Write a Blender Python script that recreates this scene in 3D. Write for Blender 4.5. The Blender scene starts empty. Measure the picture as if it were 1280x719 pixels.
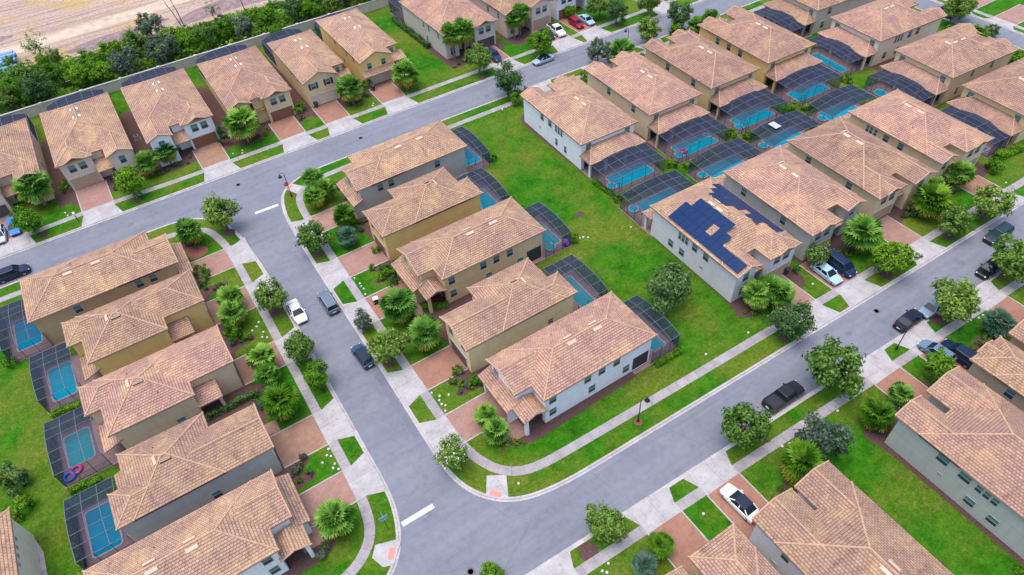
import bpy, bmesh, math, random
from mathutils import Vector, Matrix
from mathutils.geometry import tessellate_polygon

random.seed(11)
SC = bpy.context.scene
COL = SC.collection
SC.unit_settings.scale_length = 1.2
PI = math.pi

# ------------------------------------------------------------------ helpers
class MB:
    """collects faces of one mesh"""
    def __init__(s):
        s.v = []; s.f = []; s.uv = []; s.m = []
    def face(s, pts, m=0, uv=None):
        i = len(s.v); s.v += [tuple(p) for p in pts]
        s.f.append(tuple(range(i, i + len(pts)))); s.m.append(m)
        s.uv += list(uv) if uv else [(p[0], p[1]) for p in pts]
    def shared(s, pts, faces, m=0):
        i = len(s.v); s.v += [tuple(p) for p in pts]
        for f in faces:
            s.f.append(tuple(i+k for k in f)); s.m.append(m); s.uv += [(0,0)]*len(f)
    def box(s, x0, x1, y0, y1, z0, z1, m=0):
        a = [(x0,y0,z0),(x1,y0,z0),(x1,y1,z0),(x0,y1,z0),(x0,y0,z1),(x1,y0,z1),(x1,y1,z1),(x0,y1,z1)]
        for q in ((4,5,6,7),(0,1,5,4),(1,2,6,5),(2,3,7,6),(3,0,4,7),(3,2,1,0)):
            s.face([a[k] for k in q], m)
    def bar(s, p, q, w, h=None, m=0):
        """square bar from p to q"""
        p = Vector(p); q = Vector(q); d = (q - p)
        if d.length < 1e-5: return
        d.normalize(); up = Vector((0,0,1)) if abs(d.z) < .95 else Vector((1,0,0))
        a = d.cross(up).normalized() * w / 2; b = a.cross(d).normalized() * (h or w) / 2
        r0 = [p+a+b, p-a+b, p-a-b, p+a-b]; r1 = [q+a+b, q-a+b, q-a-b, q+a-b]
        for k in range(4):
            s.face([r0[k], r0[(k+1)%4], r1[(k+1)%4], r1[k]], m)
        s.face(r0[::-1], m); s.face(r1, m)
    def tube(s, pts, rad, n=8, m=0, cap=True):
        rings = []
        for i, p in enumerate(pts):
            p = Vector(p)
            d = (Vector(pts[min(i+1, len(pts)-1)]) - Vector(pts[max(i-1, 0)])).normalized()
            up = Vector((0,0,1)) if abs(d.z) < .9 else Vector((1,0,0))
            a = d.cross(up).normalized(); b = a.cross(d).normalized()
            r = rad[i] if isinstance(rad, (list, tuple)) else rad
            rings.append([p + a*r*math.cos(2*PI*k/n) + b*r*math.sin(2*PI*k/n) for k in range(n)])
        for i in range(len(rings)-1):
            for k in range(n):
                s.face([rings[i][k], rings[i][(k+1)%n], rings[i+1][(k+1)%n], rings[i+1][k]], m)
        if cap:
            s.face(rings[0][::-1], m); s.face(rings[-1], m)
    def lathe(s, prof, n=16, c=(0,0,0), m=0):
        rings = [[(c[0]+r*math.cos(2*PI*k/n), c[1]+r*math.sin(2*PI*k/n), c[2]+z) for k in range(n)] for r, z in prof]
        for i in range(len(rings)-1):
            for k in range(n):
                s.face([rings[i][k], rings[i][(k+1)%n], rings[i+1][(k+1)%n], rings[i+1][k]], m)
        s.face(rings[0][::-1], m); s.face(rings[-1], m)
    def mesh(s, name, mats, smooth=False, weld=False):
        me = bpy.data.meshes.new(name)
        me.from_pydata(s.v, [], s.f)
        lay = me.uv_layers.new(name='UVMap')
        for i, uv in enumerate(s.uv): lay.data[i].uv = uv
        for mt in (mats if isinstance(mats, (list, tuple)) else [mats]): me.materials.append(mt)
        me.polygons.foreach_set('material_index', s.m)
        if weld:
            bm = bmesh.new(); bm.from_mesh(me)
            bmesh.ops.remove_doubles(bm, verts=bm.verts, dist=1e-4)
            bmesh.ops.recalc_face_normals(bm, faces=bm.faces)
            bm.to_mesh(me); bm.free()
        if smooth:
            me.polygons.foreach_set('use_smooth', [True]*len(me.polygons))
        me.update()
        return me
    def build(s, name, mats, parent=None, **k):
        return link(name, s.mesh(name, mats, **k), parent)

def link(name, me, parent=None):
    o = bpy.data.objects.new(name, me); COL.objects.link(o)
    if parent is not None: o.parent = parent
    return o
def tag(o, label=None, cat=None, group=None, kind=None):
    for k, v in (('label', label), ('category', cat), ('group', group), ('kind', kind)):
        if v: o[k] = v
    return o
def thing(name, label, cat, x, y, rot=0, group=None, z=0):
    o = bpy.data.objects.new(name, None); COL.objects.link(o)
    o.empty_display_size = .3
    o.location = (x, y, z); o.rotation_euler = (0, 0, math.radians(rot))
    return tag(o, label, cat, group)
def struct(name, mb, mat, **k):
    return tag(mb.build(name, mat, **k), kind='structure')
def copy_tree(o, parent=None):
    c = o.copy(); COL.objects.link(c)
    if parent is not None: c.parent = parent
    for ch in list(o.children): copy_tree(ch, c)
    return c

# ------------------------------------------------------------------ materials
def mat(name):
    m = bpy.data.materials.new(name); m.use_nodes = True
    nt = m.node_tree
    return m, nt, nt.nodes['Principled BSDF']
def N(nt, t, **k):
    n = nt.nodes.new(t)
    for a, b in k.items():
        if a in n.inputs: n.inputs[a].default_value = b
        else: setattr(n, a, b)
    return n
def noise(nt, scale, detail=4, rough=.6, vec=None):
    n = N(nt, 'ShaderNodeTexNoise'); n.inputs['Scale'].default_value = scale
    n.inputs['Detail'].default_value = detail; n.inputs['Roughness'].default_value = rough
    if vec is not None: nt.links.new(vec, n.inputs['Vector'])
    return n
def ramp(nt, fac, stops):
    r = N(nt, 'ShaderNodeValToRGB'); e = r.color_ramp.elements
    while len(e) < len(stops): e.new(.5)
    for x, (p, c) in zip(e, stops):
        x.position = p; x.color = (c[0], c[1], c[2], 1) if hasattr(c, '__len__') else (c, c, c, 1)
    nt.links.new(fac, r.inputs[0]); return r
def mix(nt, fac, a, b, mode='MIX'):
    n = N(nt, 'ShaderNodeMix', data_type='RGBA', blend_type=mode)
    for sock, v in ((n.inputs[0], fac), (n.inputs[6], a), (n.inputs[7], b)):
        if hasattr(v, 'is_output') or hasattr(v, 'links'): nt.links.new(v, sock)
        elif hasattr(v, '__len__'): sock.default_value = (v[0], v[1], v[2], 1)
        else: sock.default_value = v
    return n.outputs[2]
def bump(nt, p, h, strength=.3, dist=.05):
    b = N(nt, 'ShaderNodeBump'); b.inputs['Strength'].default_value = strength; b.inputs['Distance'].default_value = dist
    nt.links.new(h, b.inputs['Height']); nt.links.new(b.outputs[0], p.inputs['Normal'])
def plain(name, c, rough=.6, metal=0, spec=.5, var=0, vscale=3.0):
    m, nt, p = mat(name)
    p.inputs['Base Color'].default_value = (*c, 1); p.inputs['Roughness'].default_value = rough
    p.inputs['Metallic'].default_value = metal; p.inputs['Specular IOR Level'].default_value = spec
    if var:
        tc = N(nt, 'ShaderNodeTexCoord')
        n = noise(nt, vscale, 5, .65, tc.outputs['Object'])
        r = ramp(nt, n.outputs[0], [(.3, [x*(1-var) for x in c]), (.7, [min(1, x*(1+var*.6)) for x in c])])
        nt.links.new(r.outputs[0], p.inputs['Base Color'])
    return m

def m_tile(name, c1, c2, light, dark):
    m, nt, p = mat(name)
    tc = N(nt, 'ShaderNodeTexCoord'); oi = N(nt, 'ShaderNodeObjectInfo')
    b = N(nt, 'ShaderNodeTexBrick'); b.offset = .5
    nt.links.new(tc.outputs['UV'], b.inputs['Vector'])
    for k, v in (('Scale', 1), ('Mortar Size', .026), ('Mortar Smooth', .4), ('Bias', 0), ('Brick Width', .29), ('Row Height', .27)): b.inputs[k].default_value = v
    b.inputs['Color1'].default_value = (*c1, 1); b.inputs['Color2'].default_value = (*c2, 1); b.inputs['Mortar'].default_value = (*dark, 1)
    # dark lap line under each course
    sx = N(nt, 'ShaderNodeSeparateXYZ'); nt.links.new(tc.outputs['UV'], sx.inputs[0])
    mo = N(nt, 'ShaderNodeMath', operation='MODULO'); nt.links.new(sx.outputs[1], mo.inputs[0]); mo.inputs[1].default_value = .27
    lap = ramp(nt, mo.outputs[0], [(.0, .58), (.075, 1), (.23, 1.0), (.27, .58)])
    # per house offset so that no two roofs weather the same way
    ad = N(nt, 'ShaderNodeVectorMath', operation='ADD'); nt.links.new(tc.outputs['Object'], ad.inputs[0])
    ml = N(nt, 'ShaderNodeVectorMath', operation='SCALE'); nt.links.new(oi.outputs['Location'], ml.inputs[0]); ml.inputs['Scale'].default_value = 3.3
    nt.links.new(ml.outputs[0], ad.inputs[1])
    n1 = noise(nt, .33, 4, .65, ad.outputs[0]); n2 = noise(nt, 2.2, 6, .7, ad.outputs[0])
    blot = ramp(nt, n1.outputs[0], [(.44, 0), (.66, 1)])
    col = mix(nt, blot.outputs[0], b.outputs['Color'], light)
    wn = N(nt, 'ShaderNodeTexWhiteNoise', noise_dimensions='3D')
    # random tone for single tiles
    sn = N(nt, 'ShaderNodeVectorMath', operation='SNAP'); nt.links.new(tc.outputs['UV'], sn.inputs[0]); sn.inputs[1].default_value = (.29, .27, 1)
    nt.links.new(sn.outputs[0], wn.inputs['Vector'])
    tone = ramp(nt, wn.outputs[0], [(0, .83), (.15, .94), (.8, 1.02), (1, 1.15)])
    col = mix(nt, 1.0, col, tone.outputs[0], 'MULTIPLY')
    st = ramp(nt, n2.outputs[0], [(.30, (.66,.62,.62)), (.5, (1,1,1))])
    col = mix(nt, .8, col, st.outputs[0], 'MULTIPLY')
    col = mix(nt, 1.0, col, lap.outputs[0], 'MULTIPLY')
    dk = ramp(nt, b.outputs['Fac'], [(0, 1), (1, .70)])
    col = mix(nt, 1.0, col, dk.outputs[0], 'MULTIPLY')
    hr = N(nt, 'ShaderNodeHueSaturation'); nt.links.new(col, hr.inputs['Color'])
    vr = N(nt, 'ShaderNodeMapRange'); nt.links.new(oi.outputs['Random'], vr.inputs[0]); vr.inputs[3].default_value = .86; vr.inputs[4].default_value = 1.1
    nt.links.new(vr.outputs[0], hr.inputs['Value'])
    mp = N(nt, 'ShaderNodeMapping'); nt.links.new(tc.outputs['UV'], mp.inputs[0]); mp.inputs['Scale'].default_value = (1.1, .16, 1); nt.links.new(ml.outputs[0], mp.inputs['Location'])
    ru = noise(nt, 1.0, 5, .7, mp.outputs[0])
    col2 = mix(nt, .9, hr.outputs[0], ramp(nt, ru.outputs[0], [(.30, (.70,.66,.66)), (.47, (1,1,1))]).outputs[0], 'MULTIPLY')
    # each roof has aged between pink and straw
    pk = N(nt, 'ShaderNodeMath', operation='FRACT'); mq = N(nt, 'ShaderNodeMath', operation='MULTIPLY'); nt.links.new(oi.outputs['Random'], mq.inputs[0]); mq.inputs[1].default_value = 7.3; nt.links.new(mq.outputs[0], pk.inputs[0])
    col2 = mix(nt, 1.0, col2, ramp(nt, pk.outputs[0], [(0, (1.0,.95,1.0)), (.5, (1,1,1)), (1, (1.0,1.01,.93))]).outputs[0], 'MULTIPLY')
    nt.links.new(col2, p.inputs['Base Color'])
    p.inputs['Roughness'].default_value = .85; p.inputs['Specular IOR Level'].default_value = .2
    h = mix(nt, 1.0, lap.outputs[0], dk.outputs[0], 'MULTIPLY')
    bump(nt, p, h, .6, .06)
    return m

def m_grass():
    m, nt, p = mat('lawn_grass')
    tc = N(nt, 'ShaderNodeTexCoord'); P_ = tc.outputs['Object']
    big = noise(nt, .11, 5, .62, P_); mid = noise(nt, .55, 6, .7, P_); fine = noise(nt, 5.5, 6, .75, P_); dot = noise(nt, 1.6, 5, .7, P_)
    base = ramp(nt, mid.outputs[0], [(.33, GR[0]), (.5, GR[1]), (.67, GR[2])])
    med = noise(nt, 2.6, 6, .75, P_)
    yel = ramp(nt, big.outputs[0], [(.42, 0), (.60, .85)])
    c = mix(nt, yel.outputs[0], base.outputs[0], GR[3])
    dry = ramp(nt, dot.outputs[0], [(.50, 0), (.68, .7)])
    msk = mix(nt, 1.0, dry.outputs[0], ramp(nt, big.outputs[0], [(.46, .12), (.62, 1)]).outputs[0], 'MULTIPLY')
    c = mix(nt, msk, c, GR[4])
    c = mix(nt, 1.0, c, ramp(nt, med.outputs[0], [(.32, .66), (.5, .98), (.68, 1.22)]).outputs[0], 'MULTIPLY')
    fr = ramp(nt, fine.outputs[0], [(.28, .55), (.5, 1), (.74, 1.4)])
    c = mix(nt, 1.0, c, fr.outputs[0], 'MULTIPLY')
    nt.links.new(c, p.inputs['Base Color'])
    p.inputs['Roughness'].default_value = .95; p.inputs['Specular IOR Level'].default_value = .1
    bump(nt, p, fine.outputs[0], .8, .08)
    return m
GR = [(.012,.080,.002), (.025,.135,.003), (.052,.178,.008), (.105,.150,.012), (.21,.17,.065)]

def m_asphalt():
    m, nt, p = mat('asphalt')
    tc = N(nt, 'ShaderNodeTexCoord'); P_ = tc.outputs['Object']
    a = noise(nt, .16, 5, .6, P_); b = noise(nt, 22, 4, .8, P_); c_ = noise(nt, 1.4, 6, .7, P_)
    mp = N(nt, 'ShaderNodeMapping'); nt.links.new(P_, mp.inputs[0]); mp.inputs['Scale'].default_value = (.05, 1.3, 1)
    st = noise(nt, 1.0, 4, .6, mp.outputs[0])
    c = ramp(nt, a.outputs[0], [(.3, (.168,.177,.214)), (.7, (.205,.212,.247))]).outputs[0]
    c = mix(nt, 1.0, c, ramp(nt, b.outputs[0], [(.3, .82), (.7, 1.14)]).outputs[0], 'MULTIPLY')
    c = mix(nt, .8, c, ramp(nt, c_.outputs[0], [(.3, .86), (.55, 1.03)]).outputs[0], 'MULTIPLY')
    c = mix(nt, .6, c, ramp(nt, st.outputs[0], [(.35, .86), (.6, 1.04)]).outputs[0], 'MULTIPLY')
    vo = N(nt, 'ShaderNodeTexVoronoi', feature='DISTANCE_TO_EDGE'); vo.inputs['Scale'].default_value = .13
    wob = noise(nt, .8, 5, .7, P_); wm = mix(nt, .12, P_, wob.outputs['Color']); nt.links.new(wm, vo.inputs['Vector'])
    c = mix(nt, 1.0, c, ramp(nt, vo.outputs['Distance'], [(.0, .84), (.004, 1)]).outputs[0], 'MULTIPLY')
    oil = noise(nt, .45, 3, .5, P_); c = mix(nt, 1.0, c, ramp(nt, oil.outputs[0], [(.28, .84), (.36, 1)]).outputs[0], 'MULTIPLY')
    nt.links.new(c, p.inputs['Base Color']); p.inputs['Roughness'].default_value = .85; p.inputs['Specular IOR Level'].default_value = .3
    bump(nt, p, b.outputs[0], .25, .01)
    return m

def m_concrete(name, c0, c1, joint=1.5):
    m, nt, p = mat(name)
    tc = N(nt, 'ShaderNodeTexCoord')
    a = noise(nt, .7, 5, .65, tc.outputs['Object']); b = noise(nt, 6, 5, .7, tc.outputs['Object'])
    c = ramp(nt, a.outputs[0], [(.3, c0), (.68, c1)]).outputs[0]
    c = mix(nt, .9, c, ramp(nt, b.outputs[0], [(.3, .84), (.6, 1.03)]).outputs[0], 'MULTIPLY')
    e = noise(nt, 1.9, 6, .75, tc.outputs['Object']); c = mix(nt, 1.0, c, ramp(nt, e.outputs[0], [(.30, .70), (.46, 1)]).outputs[0], 'MULTIPLY')
    if joint:
        sx = N(nt, 'ShaderNodeSeparateXYZ'); nt.links.new(tc.outputs['UV'], sx.inputs[0])
        pm = N(nt, 'ShaderNodeMath', operation='PINGPONG'); nt.links.new(sx.outputs[0], pm.inputs[0]); pm.inputs[1].default_value = joint/2
        j = ramp(nt, pm.outputs[0], [(.012, .6), (.026, 1)]).outputs[0]
        c = mix(nt, 1.0, c, j, 'MULTIPLY')
        fl = N(nt, 'ShaderNodeMath', operation='FLOOR'); dv = N(nt, 'ShaderNodeMath', operation='DIVIDE'); nt.links.new(sx.outputs[0], dv.inputs[0]); dv.inputs[1].default_value = joint
        nt.links.new(dv.outputs[0], fl.inputs[0])
        w = N(nt, 'ShaderNodeTexWhiteNoise', noise_dimensions='1D'); nt.links.new(fl.outputs[0], w.inputs['W'])
        c = mix(nt, 1.0, c, ramp(nt, w.outputs[0], [(0, .91), (1, 1.04)]).outputs[0], 'MULTIPLY')
    nt.links.new(c, p.inputs['Base Color']); p.inputs['Roughness'].default_value = .8; p.inputs['Specular IOR Level'].default_value = .3
    return m

def m_paver(name, c1, c2, c3, dirt):
    m, nt, p = mat(name)
    tc = N(nt, 'ShaderNodeTexCoord'); oi = N(nt, 'ShaderNodeObjectInfo')
    b = N(nt, 'ShaderNodeTexBrick'); nt.links.new(tc.outputs['Object'], b.inputs['Vector'])
    for k, v in (('Scale', 1), ('Mortar Size', .012), ('Brick Width', .3), ('Row Height', .16)): b.inputs[k].default_value = v
    b.inputs['Color1'].default_value = (*c1, 1); b.inputs['Color2'].default_value = (*c2, 1); b.inputs['Mortar'].default_value = (*[x*.55 for x in c2], 1)
    a = noise(nt, .6, 6, .75, tc.outputs['Object']); d = noise(nt, 1.7, 7, .8, tc.outputs['Object'])
    c = mix(nt, ramp(nt, a.outputs[0], [(.42, 0), (.68, .8)]).outputs[0], b.outputs[0], c3)
    c = mix(nt, ramp(nt, d.outputs[0], [(.42, 0), (.62, .85)]).outputs[0], c, dirt)
    nt.links.new(c, p.inputs['Base Color']); p.inputs['Roughness'].default_value = .9; p.inputs['Specular IOR Level'].default_value = .2
    return m

def m_wall(name, c):
    m, nt, p = mat(name)
    tc = N(nt, 'ShaderNodeTexCoord')
    a = noise(nt, .6, 5, .65, tc.outputs['Object']); f = noise(nt, 14, 4, .7, tc.outputs['Object'])
    mp = N(nt, 'ShaderNodeMapping'); nt.links.new(tc.outputs['Object'], mp.inputs[0]); mp.inputs['Scale'].default_value = (2.2, 2.2, .18)
    s = noise(nt, 1.0, 5, .7, mp.outputs[0])
    k = mix(nt, .7, c, ramp(nt, a.outputs[0], [(.3, .9), (.7, 1.05)]).outputs[0], 'MULTIPLY')
    k = mix(nt, .8, k, ramp(nt, s.outputs[0], [(.28, .86), (.5, 1.0)]).outputs[0], 'MULTIPLY')
    # painted band at the first floor line
    sx = N(nt, 'ShaderNodeSeparateXYZ'); nt.links.new(tc.outputs['Object'], sx.inputs[0])
    sb = N(nt, 'ShaderNodeMath', operation='SUBTRACT'); nt.links.new(sx.outputs[2], sb.inputs[0]); sb.inputs[1].default_value = 2.3
    ab = N(nt, 'ShaderNodeMath', operation='ABSOLUTE'); nt.links.new(sb.outputs[0], ab.inputs[0])
    k = mix(nt, 1.0, k, ramp(nt, ab.outputs[0], [(.02, .84), (.04, 1)]).outputs[0], 'MULTIPLY')
    nt.links.new(k, p.inputs['Base Color']); p.inputs['Roughness'].default_value = .9; p.inputs['Specular IOR Level'].default_value = .2
    bump(nt, p, f.outputs[0], .25, .02)
    return m

def m_leaf(name, lo, mid, hi, big=.9):
    m, nt, p = mat(name)
    g = N(nt, 'ShaderNodeNewGeometry'); tc = N(nt, 'ShaderNodeTexCoord'); oi = N(nt, 'ShaderNodeObjectInfo')
    n = noise(nt, big, 3, .6, tc.outputs['Object'])
    a = N(nt, 'ShaderNodeMath', operation='ADD'); nt.links.new(g.outputs['Random Per Island'], a.inputs[0]); nt.links.new(n.outputs[0], a.inputs[1])
    h = N(nt, 'ShaderNodeMath', operation='MULTIPLY'); nt.links.new(a.outputs[0], h.inputs[0]); h.inputs[1].default_value = .5
    r = ramp(nt, h.outputs[0], [(.25, lo), (.5, mid), (.75, hi)])
    hs = N(nt, 'ShaderNodeHueSaturation'); nt.links.new(r.outputs[0], hs.inputs['Color'])
    vr = N(nt, 'ShaderNodeMapRange'); nt.links.new(oi.outputs['Random'], vr.inputs[0]); vr.inputs[3].default_value = .78; vr.inputs[4].default_value = 1.2
    nt.links.new(vr.outputs[0], hs.inputs['Value'])
    hr = N(nt, 'ShaderNodeMapRange'); nt.links.new(oi.outputs['Random'], hr.inputs[0]); hr.inputs[3].default_value = .515; hr.inputs[4].default_value = .485
    nt.links.new(hr.outputs[0], hs.inputs['Hue'])
    nt.links.new(hs.outputs[0], p.inputs['Base Color']); p.inputs['Roughness'].default_value = .75; p.inputs['Specular IOR Level'].default_value = .06
    tr = N(nt, 'ShaderNodeBsdfTranslucent'); nt.links.new(hs.outputs[0], tr.inputs[0])
    mx = N(nt, 'ShaderNodeMixShader'); mx.inputs[0].default_value = .32
    nt.links.new(p.outputs[0], mx.inputs[1]); nt.links.new(tr.outputs[0], mx.inputs[2])
    nt.links.new(mx.outputs[0], nt.nodes['Material Output'].inputs[0])
    return m

def m_screen(name, stops):
    m, nt, p = mat(name)
    p.inputs['Base Color'].default_value = (.024,.031,.056,1); p.inputs['Roughness'].default_value = .8; p.inputs['Specular IOR Level'].default_value = .1
    t = N(nt, 'ShaderNodeBsdfTransparent'); t.inputs[0].default_value = (.92,.94,1,1)
    mx = N(nt, 'ShaderNodeMixShader')
    # a woven screen closes up when it is seen edge-on
    lw = N(nt, 'ShaderNodeLayerWeight'); lw.inputs[0].default_value = .5
    r = ramp(nt, lw.outputs['Facing'], stops)
    nt.links.new(r.outputs[0], mx.inputs[0])
    nt.links.new(t.outputs[0], mx.inputs[1]); nt.links.new(p.outputs[0], mx.inputs[2])
    nt.links.new(mx.outputs[0], nt.nodes['Material Output'].inputs[0])
    return m

def m_water(name, c0, c1):
    m, nt, p = mat(name)
    tc = N(nt, 'ShaderNodeTexCoord')
    a = noise(nt, .5, 3, .5, tc.outputs['Object']); w = noise(nt, 4, 3, .5, tc.outputs['Object'])
    c = ramp(nt, a.outputs[0], [(.3, c0), (.7, c1)]).outputs[0]
    nt.links.new(c, p.inputs['Base Color']); p.inputs['Roughness'].default_value = .15; p.inputs['Specular IOR Level'].default_value = .05
    bump(nt, p, w.outputs[0], .06, .05)
    return m

def m_sand():
    m, nt, p = mat('graded_sand')
    tc = N(nt, 'ShaderNodeTexCoord'); P_ = tc.outputs['Object']
    mp = N(nt, 'ShaderNodeMapping'); nt.links.new(P_, mp.inputs[0]); mp.inputs['Scale'].default_value = (.035, .9, 1); mp.inputs['Rotation'].default_value = (0,0,.03)
    s = noise(nt, 1.0, 6, .7, mp.outputs[0]); b = noise(nt, .09, 5, .6, P_); f = noise(nt, 1.8, 6, .75, P_)
    c = ramp(nt, s.outputs[0], [(.3, (.23,.15,.13)), (.44, (.34,.235,.185)), (.56, (.46,.35,.275)), (.72, (.31,.21,.165))]).outputs[0]
    c = mix(nt, ramp(nt, b.outputs[0], [(.5, 0), (.64, .75)]).outputs[0], c, (.46,.30,.11))
    c = mix(nt, 1.0, c, ramp(nt, f.outputs[0], [(.3, .50), (.5,.92), (.68, 1.2)]).outputs[0], 'MULTIPLY')
    nt.links.new(c, p.inputs['Base Color']); p.inputs['Roughness'].default_value = .95
    bump(nt, p, s.outputs[0], .6, .3)
    return m

def m_solar():
    m, nt, p = mat('solar_cells')
    tc = N(nt, 'ShaderNodeTexCoord')
    b = N(nt, 'ShaderNodeTexBrick'); b.offset = 0; nt.links.new(tc.outputs['UV'], b.inputs['Vector'])
    for k, v in (('Scale', 1), ('Mortar Size', .008), ('Brick Width', .14), ('Row Height', .14)): b.inputs[k].default_value = v
    b.inputs['Color1'].default_value = (.0015,.020,.080,1); b.inputs['Color2'].default_value = (.002,.026,.096,1); b.inputs['Mortar'].default_value = (.004,.028,.095,1)
    nt.links.new(b.outputs[0], p.inputs['Base Color']); p.inputs['Roughness'].default_value = .3; p.inputs['Specular IOR Level'].default_value = .12
    return m
def m_paint(name, c):
    m, nt, p = mat(name)
    p.inputs['Base Color'].default_value = (*c, 1); p.inputs['Roughness'].default_value = .3
    p.inputs['Coat Weight'].default_value = .06; p.inputs['Coat Roughness'].default_value = .08; p.inputs['Specular IOR Level'].default_value = .18
    return m

M = {}
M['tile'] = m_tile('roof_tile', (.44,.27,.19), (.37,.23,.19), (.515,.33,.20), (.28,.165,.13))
M['cap'] = plain('ridge_tile', (.50,.31,.205), .85, var=.3, vscale=4)
M['fascia'] = plain('fascia_paint', (.30,.20,.13), .7)
M['vent'] = plain('vent_metal', (.55,.40,.31), .6)
M['pipe'] = plain('vent_pipe', (.30,.18,.13), .8)
for n_, c_ in dict(white=(.78,.77,.80), lav=(.70,.69,.77), cream=(.76,.65,.50), tan=(.68,.51,.29), gold=(.78,.54,.20), yellow=(.78,.62,.33), sand=(.70,.54,.34), brown=(.48,.33,.19),
                   grey=(.43,.42,.38), greige=(.55,.49,.42), sage=(.44,.45,.40), pink=(.66,.53,.44), pale=(.66,.63,.64), mocha=(.48,.36,.25)).items():
    M['w_'+n_] = m_wall('stucco_'+n_, c_)
M['frame'] = plain('window_frame', (.46,.46,.43), .5)
M['pane'] = plain('window_glass', (.085,.20,.20), .12, spec=.5)
M['pane2'] = plain('window_insect_screen', (.03,.055,.065), .4, spec=.3)
M['shutter'] = plain('shutter_paint', (.035,.045,.055), .5)
M['g_brown'] = plain('garage_door_brown', (.20,.085,.05), .5)
M['g_tan'] = plain('garage_door_tan', (.42,.30,.21), .5)
M['g_dark'] = plain('garage_door_dark', (.07,.06,.07), .4)
M['g_cream'] = plain('garage_door_cream', (.55,.47,.38), .5)
M['door'] = plain('door_paint', (.13,.05,.03), .4)
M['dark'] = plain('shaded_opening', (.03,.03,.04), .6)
M['grass'] = m_grass(); M['asphalt'] = m_asphalt()
M['patch'] = plain('asphalt_patch', (.15,.155,.20), .85, var=.15)
M['walk'] = m_concrete('walk_concrete', (.265,.24,.25), (.39,.355,.365), 1.25)
M['apron'] = m_concrete('apron_concrete', (.345,.325,.33), (.475,.45,.45), 2.2)
M['kerb'] = m_concrete('kerb_concrete', (.37,.33,.335), (.51,.46,.46), 2.5)
M['paver_red'] = m_paver('paver_red', (.37,.165,.11), (.29,.125,.09), (.41,.20,.125), (.26,.175,.14))
M['paver_pink'] = m_paver('paver_pink', (.38,.20,.155), (.30,.15,.125), (.44,.25,.19), (.26,.19,.17))
M['paver_tan'] = m_paver('paver_tan', (.37,.205,.13), (.30,.155,.11), (.43,.25,.14), (.24,.17,.135))
M['deck'] = m_paver('pool_deck_paver', (.34,.20,.18), (.27,.15,.15), (.40,.26,.23), (.25,.2,.2))
M['mulch'] = plain('mulch', (.10,.05,.045), .95, var=.55, vscale=6)
M['redmulch'] = plain('red_mulch', (.22,.07,.055), .95, var=.5, vscale=6)
M['paint'] = plain('road_paint', (.64,.64,.64), .7, var=.12, vscale=2)
M['tactile'] = plain('tactile_pad', (.62,.24,.19), .8, var=.15)
M['oak'] = m_leaf('oak_leaf', (.036,.095,.014), (.125,.235,.034), (.27,.40,.09))
M['oakd'] = m_leaf('dark_leaf', (.024,.066,.022), (.07,.15,.042), (.16,.255,.09))
M['bright'] = m_leaf('bright_leaf', (.034,.11,.006), (.09,.23,.012), (.19,.36,.035))
M['grey_leaf'] = m_leaf('grey_leaf', (.045,.075,.05), (.10,.15,.095), (.21,.27,.18))
M['scrubleaf'] = m_leaf('scrub_leaf', (.05,.14,.012), (.12,.29,.022), (.22,.42,.05), .4)
M['palm'] = m_leaf('palm_frond', (.028,.11,.014), (.11,.28,.030), (.30,.50,.10), 1.4)
M['palmy'] = m_leaf('palm_frond_yellow', (.13,.12,.012), (.27,.24,.02), (.42,.33,.05), 1.4)
M['bluepalm'] = m_leaf('blue_palm_frond', (.03,.09,.06), (.085,.19,.12), (.18,.30,.20), 1.4)
M['blossom'] = plain('white_blossom', (.75,.72,.68), .8)
M['bark'] = plain('bark', (.16,.11,.075), .95, var=.4, vscale=8)
M['palmbark'] = plain('palm_bark', (.24,.18,.12), .95, var=.4, vscale=8)
M['screen'] = m_screen('roof_screen', [(.1,.34),(.24,.46),(.42,.80),(.8,.96)])
M['screenw'] = m_screen('wall_screen', [(.2,.20),(.5,.30),(.7,.72),(.92,.95)])
M['cage'] = plain('cage_aluminium', (.095,.108,.155), .6)
M['water'] = m_water('pool_water', (.0,.37,.50), (.004,.46,.58))
M['waterd'] = m_water('pool_water_deep', (.0,.25,.40), (.003,.33,.48))
M['waterg'] = m_water('pool_water_green', (.03,.33,.36), (.05,.40,.42))
M['coping'] = plain('pool_coping', (.52,.40,.36), .7, var=.2)
M['sand'] = m_sand()
M['scrub'] = plain('scrub_floor', (.05,.085,.02), .95, var=.6, vscale=1)
M['ditch'] = m_water('ditch_water', (.12,.15,.19), (.22,.26,.32))
M['pwall'] = plain('perimeter_wall', (.55,.48,.38), .9, var=.2, vscale=.6)
M['solar'] = m_solar(); M['solarframe'] = plain('solar_frame', (.03,.06,.16), .3)
M['black'] = plain('black_metal', (.012,.014,.018), .4)
M['tyre'] = plain('tyre_rubber', (.02,.02,.02), .8)
M['rim'] = plain('rim_alloy', (.45,.46,.48), .3, .8)
M['glass'] = plain('car_glass', (.010,.022,.028), .06, spec=.18)
M['lamp_c'] = plain('headlight_lens', (.75,.77,.80), .1)
M['lamp_r'] = plain('taillight_lens', (.40,.012,.012), .2)
M['plate'] = plain('plate_white', (.7,.7,.72), .5)
M['white'] = plain('white_plastic', (.78,.77,.75), .5); M['capw'] = plain('cap_plastic', (.56,.55,.53), .6)
M['red'] = plain('stop_red', (.62,.02,.03), .5)
M['blueback'] = plain('sign_back', (.20,.34,.42), .5)
M['pvc'] = plain('blue_pvc', (.10,.26,.50), .4)
M['bin'] = plain('bin_plastic', (.03,.035,.045), .6)
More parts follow.
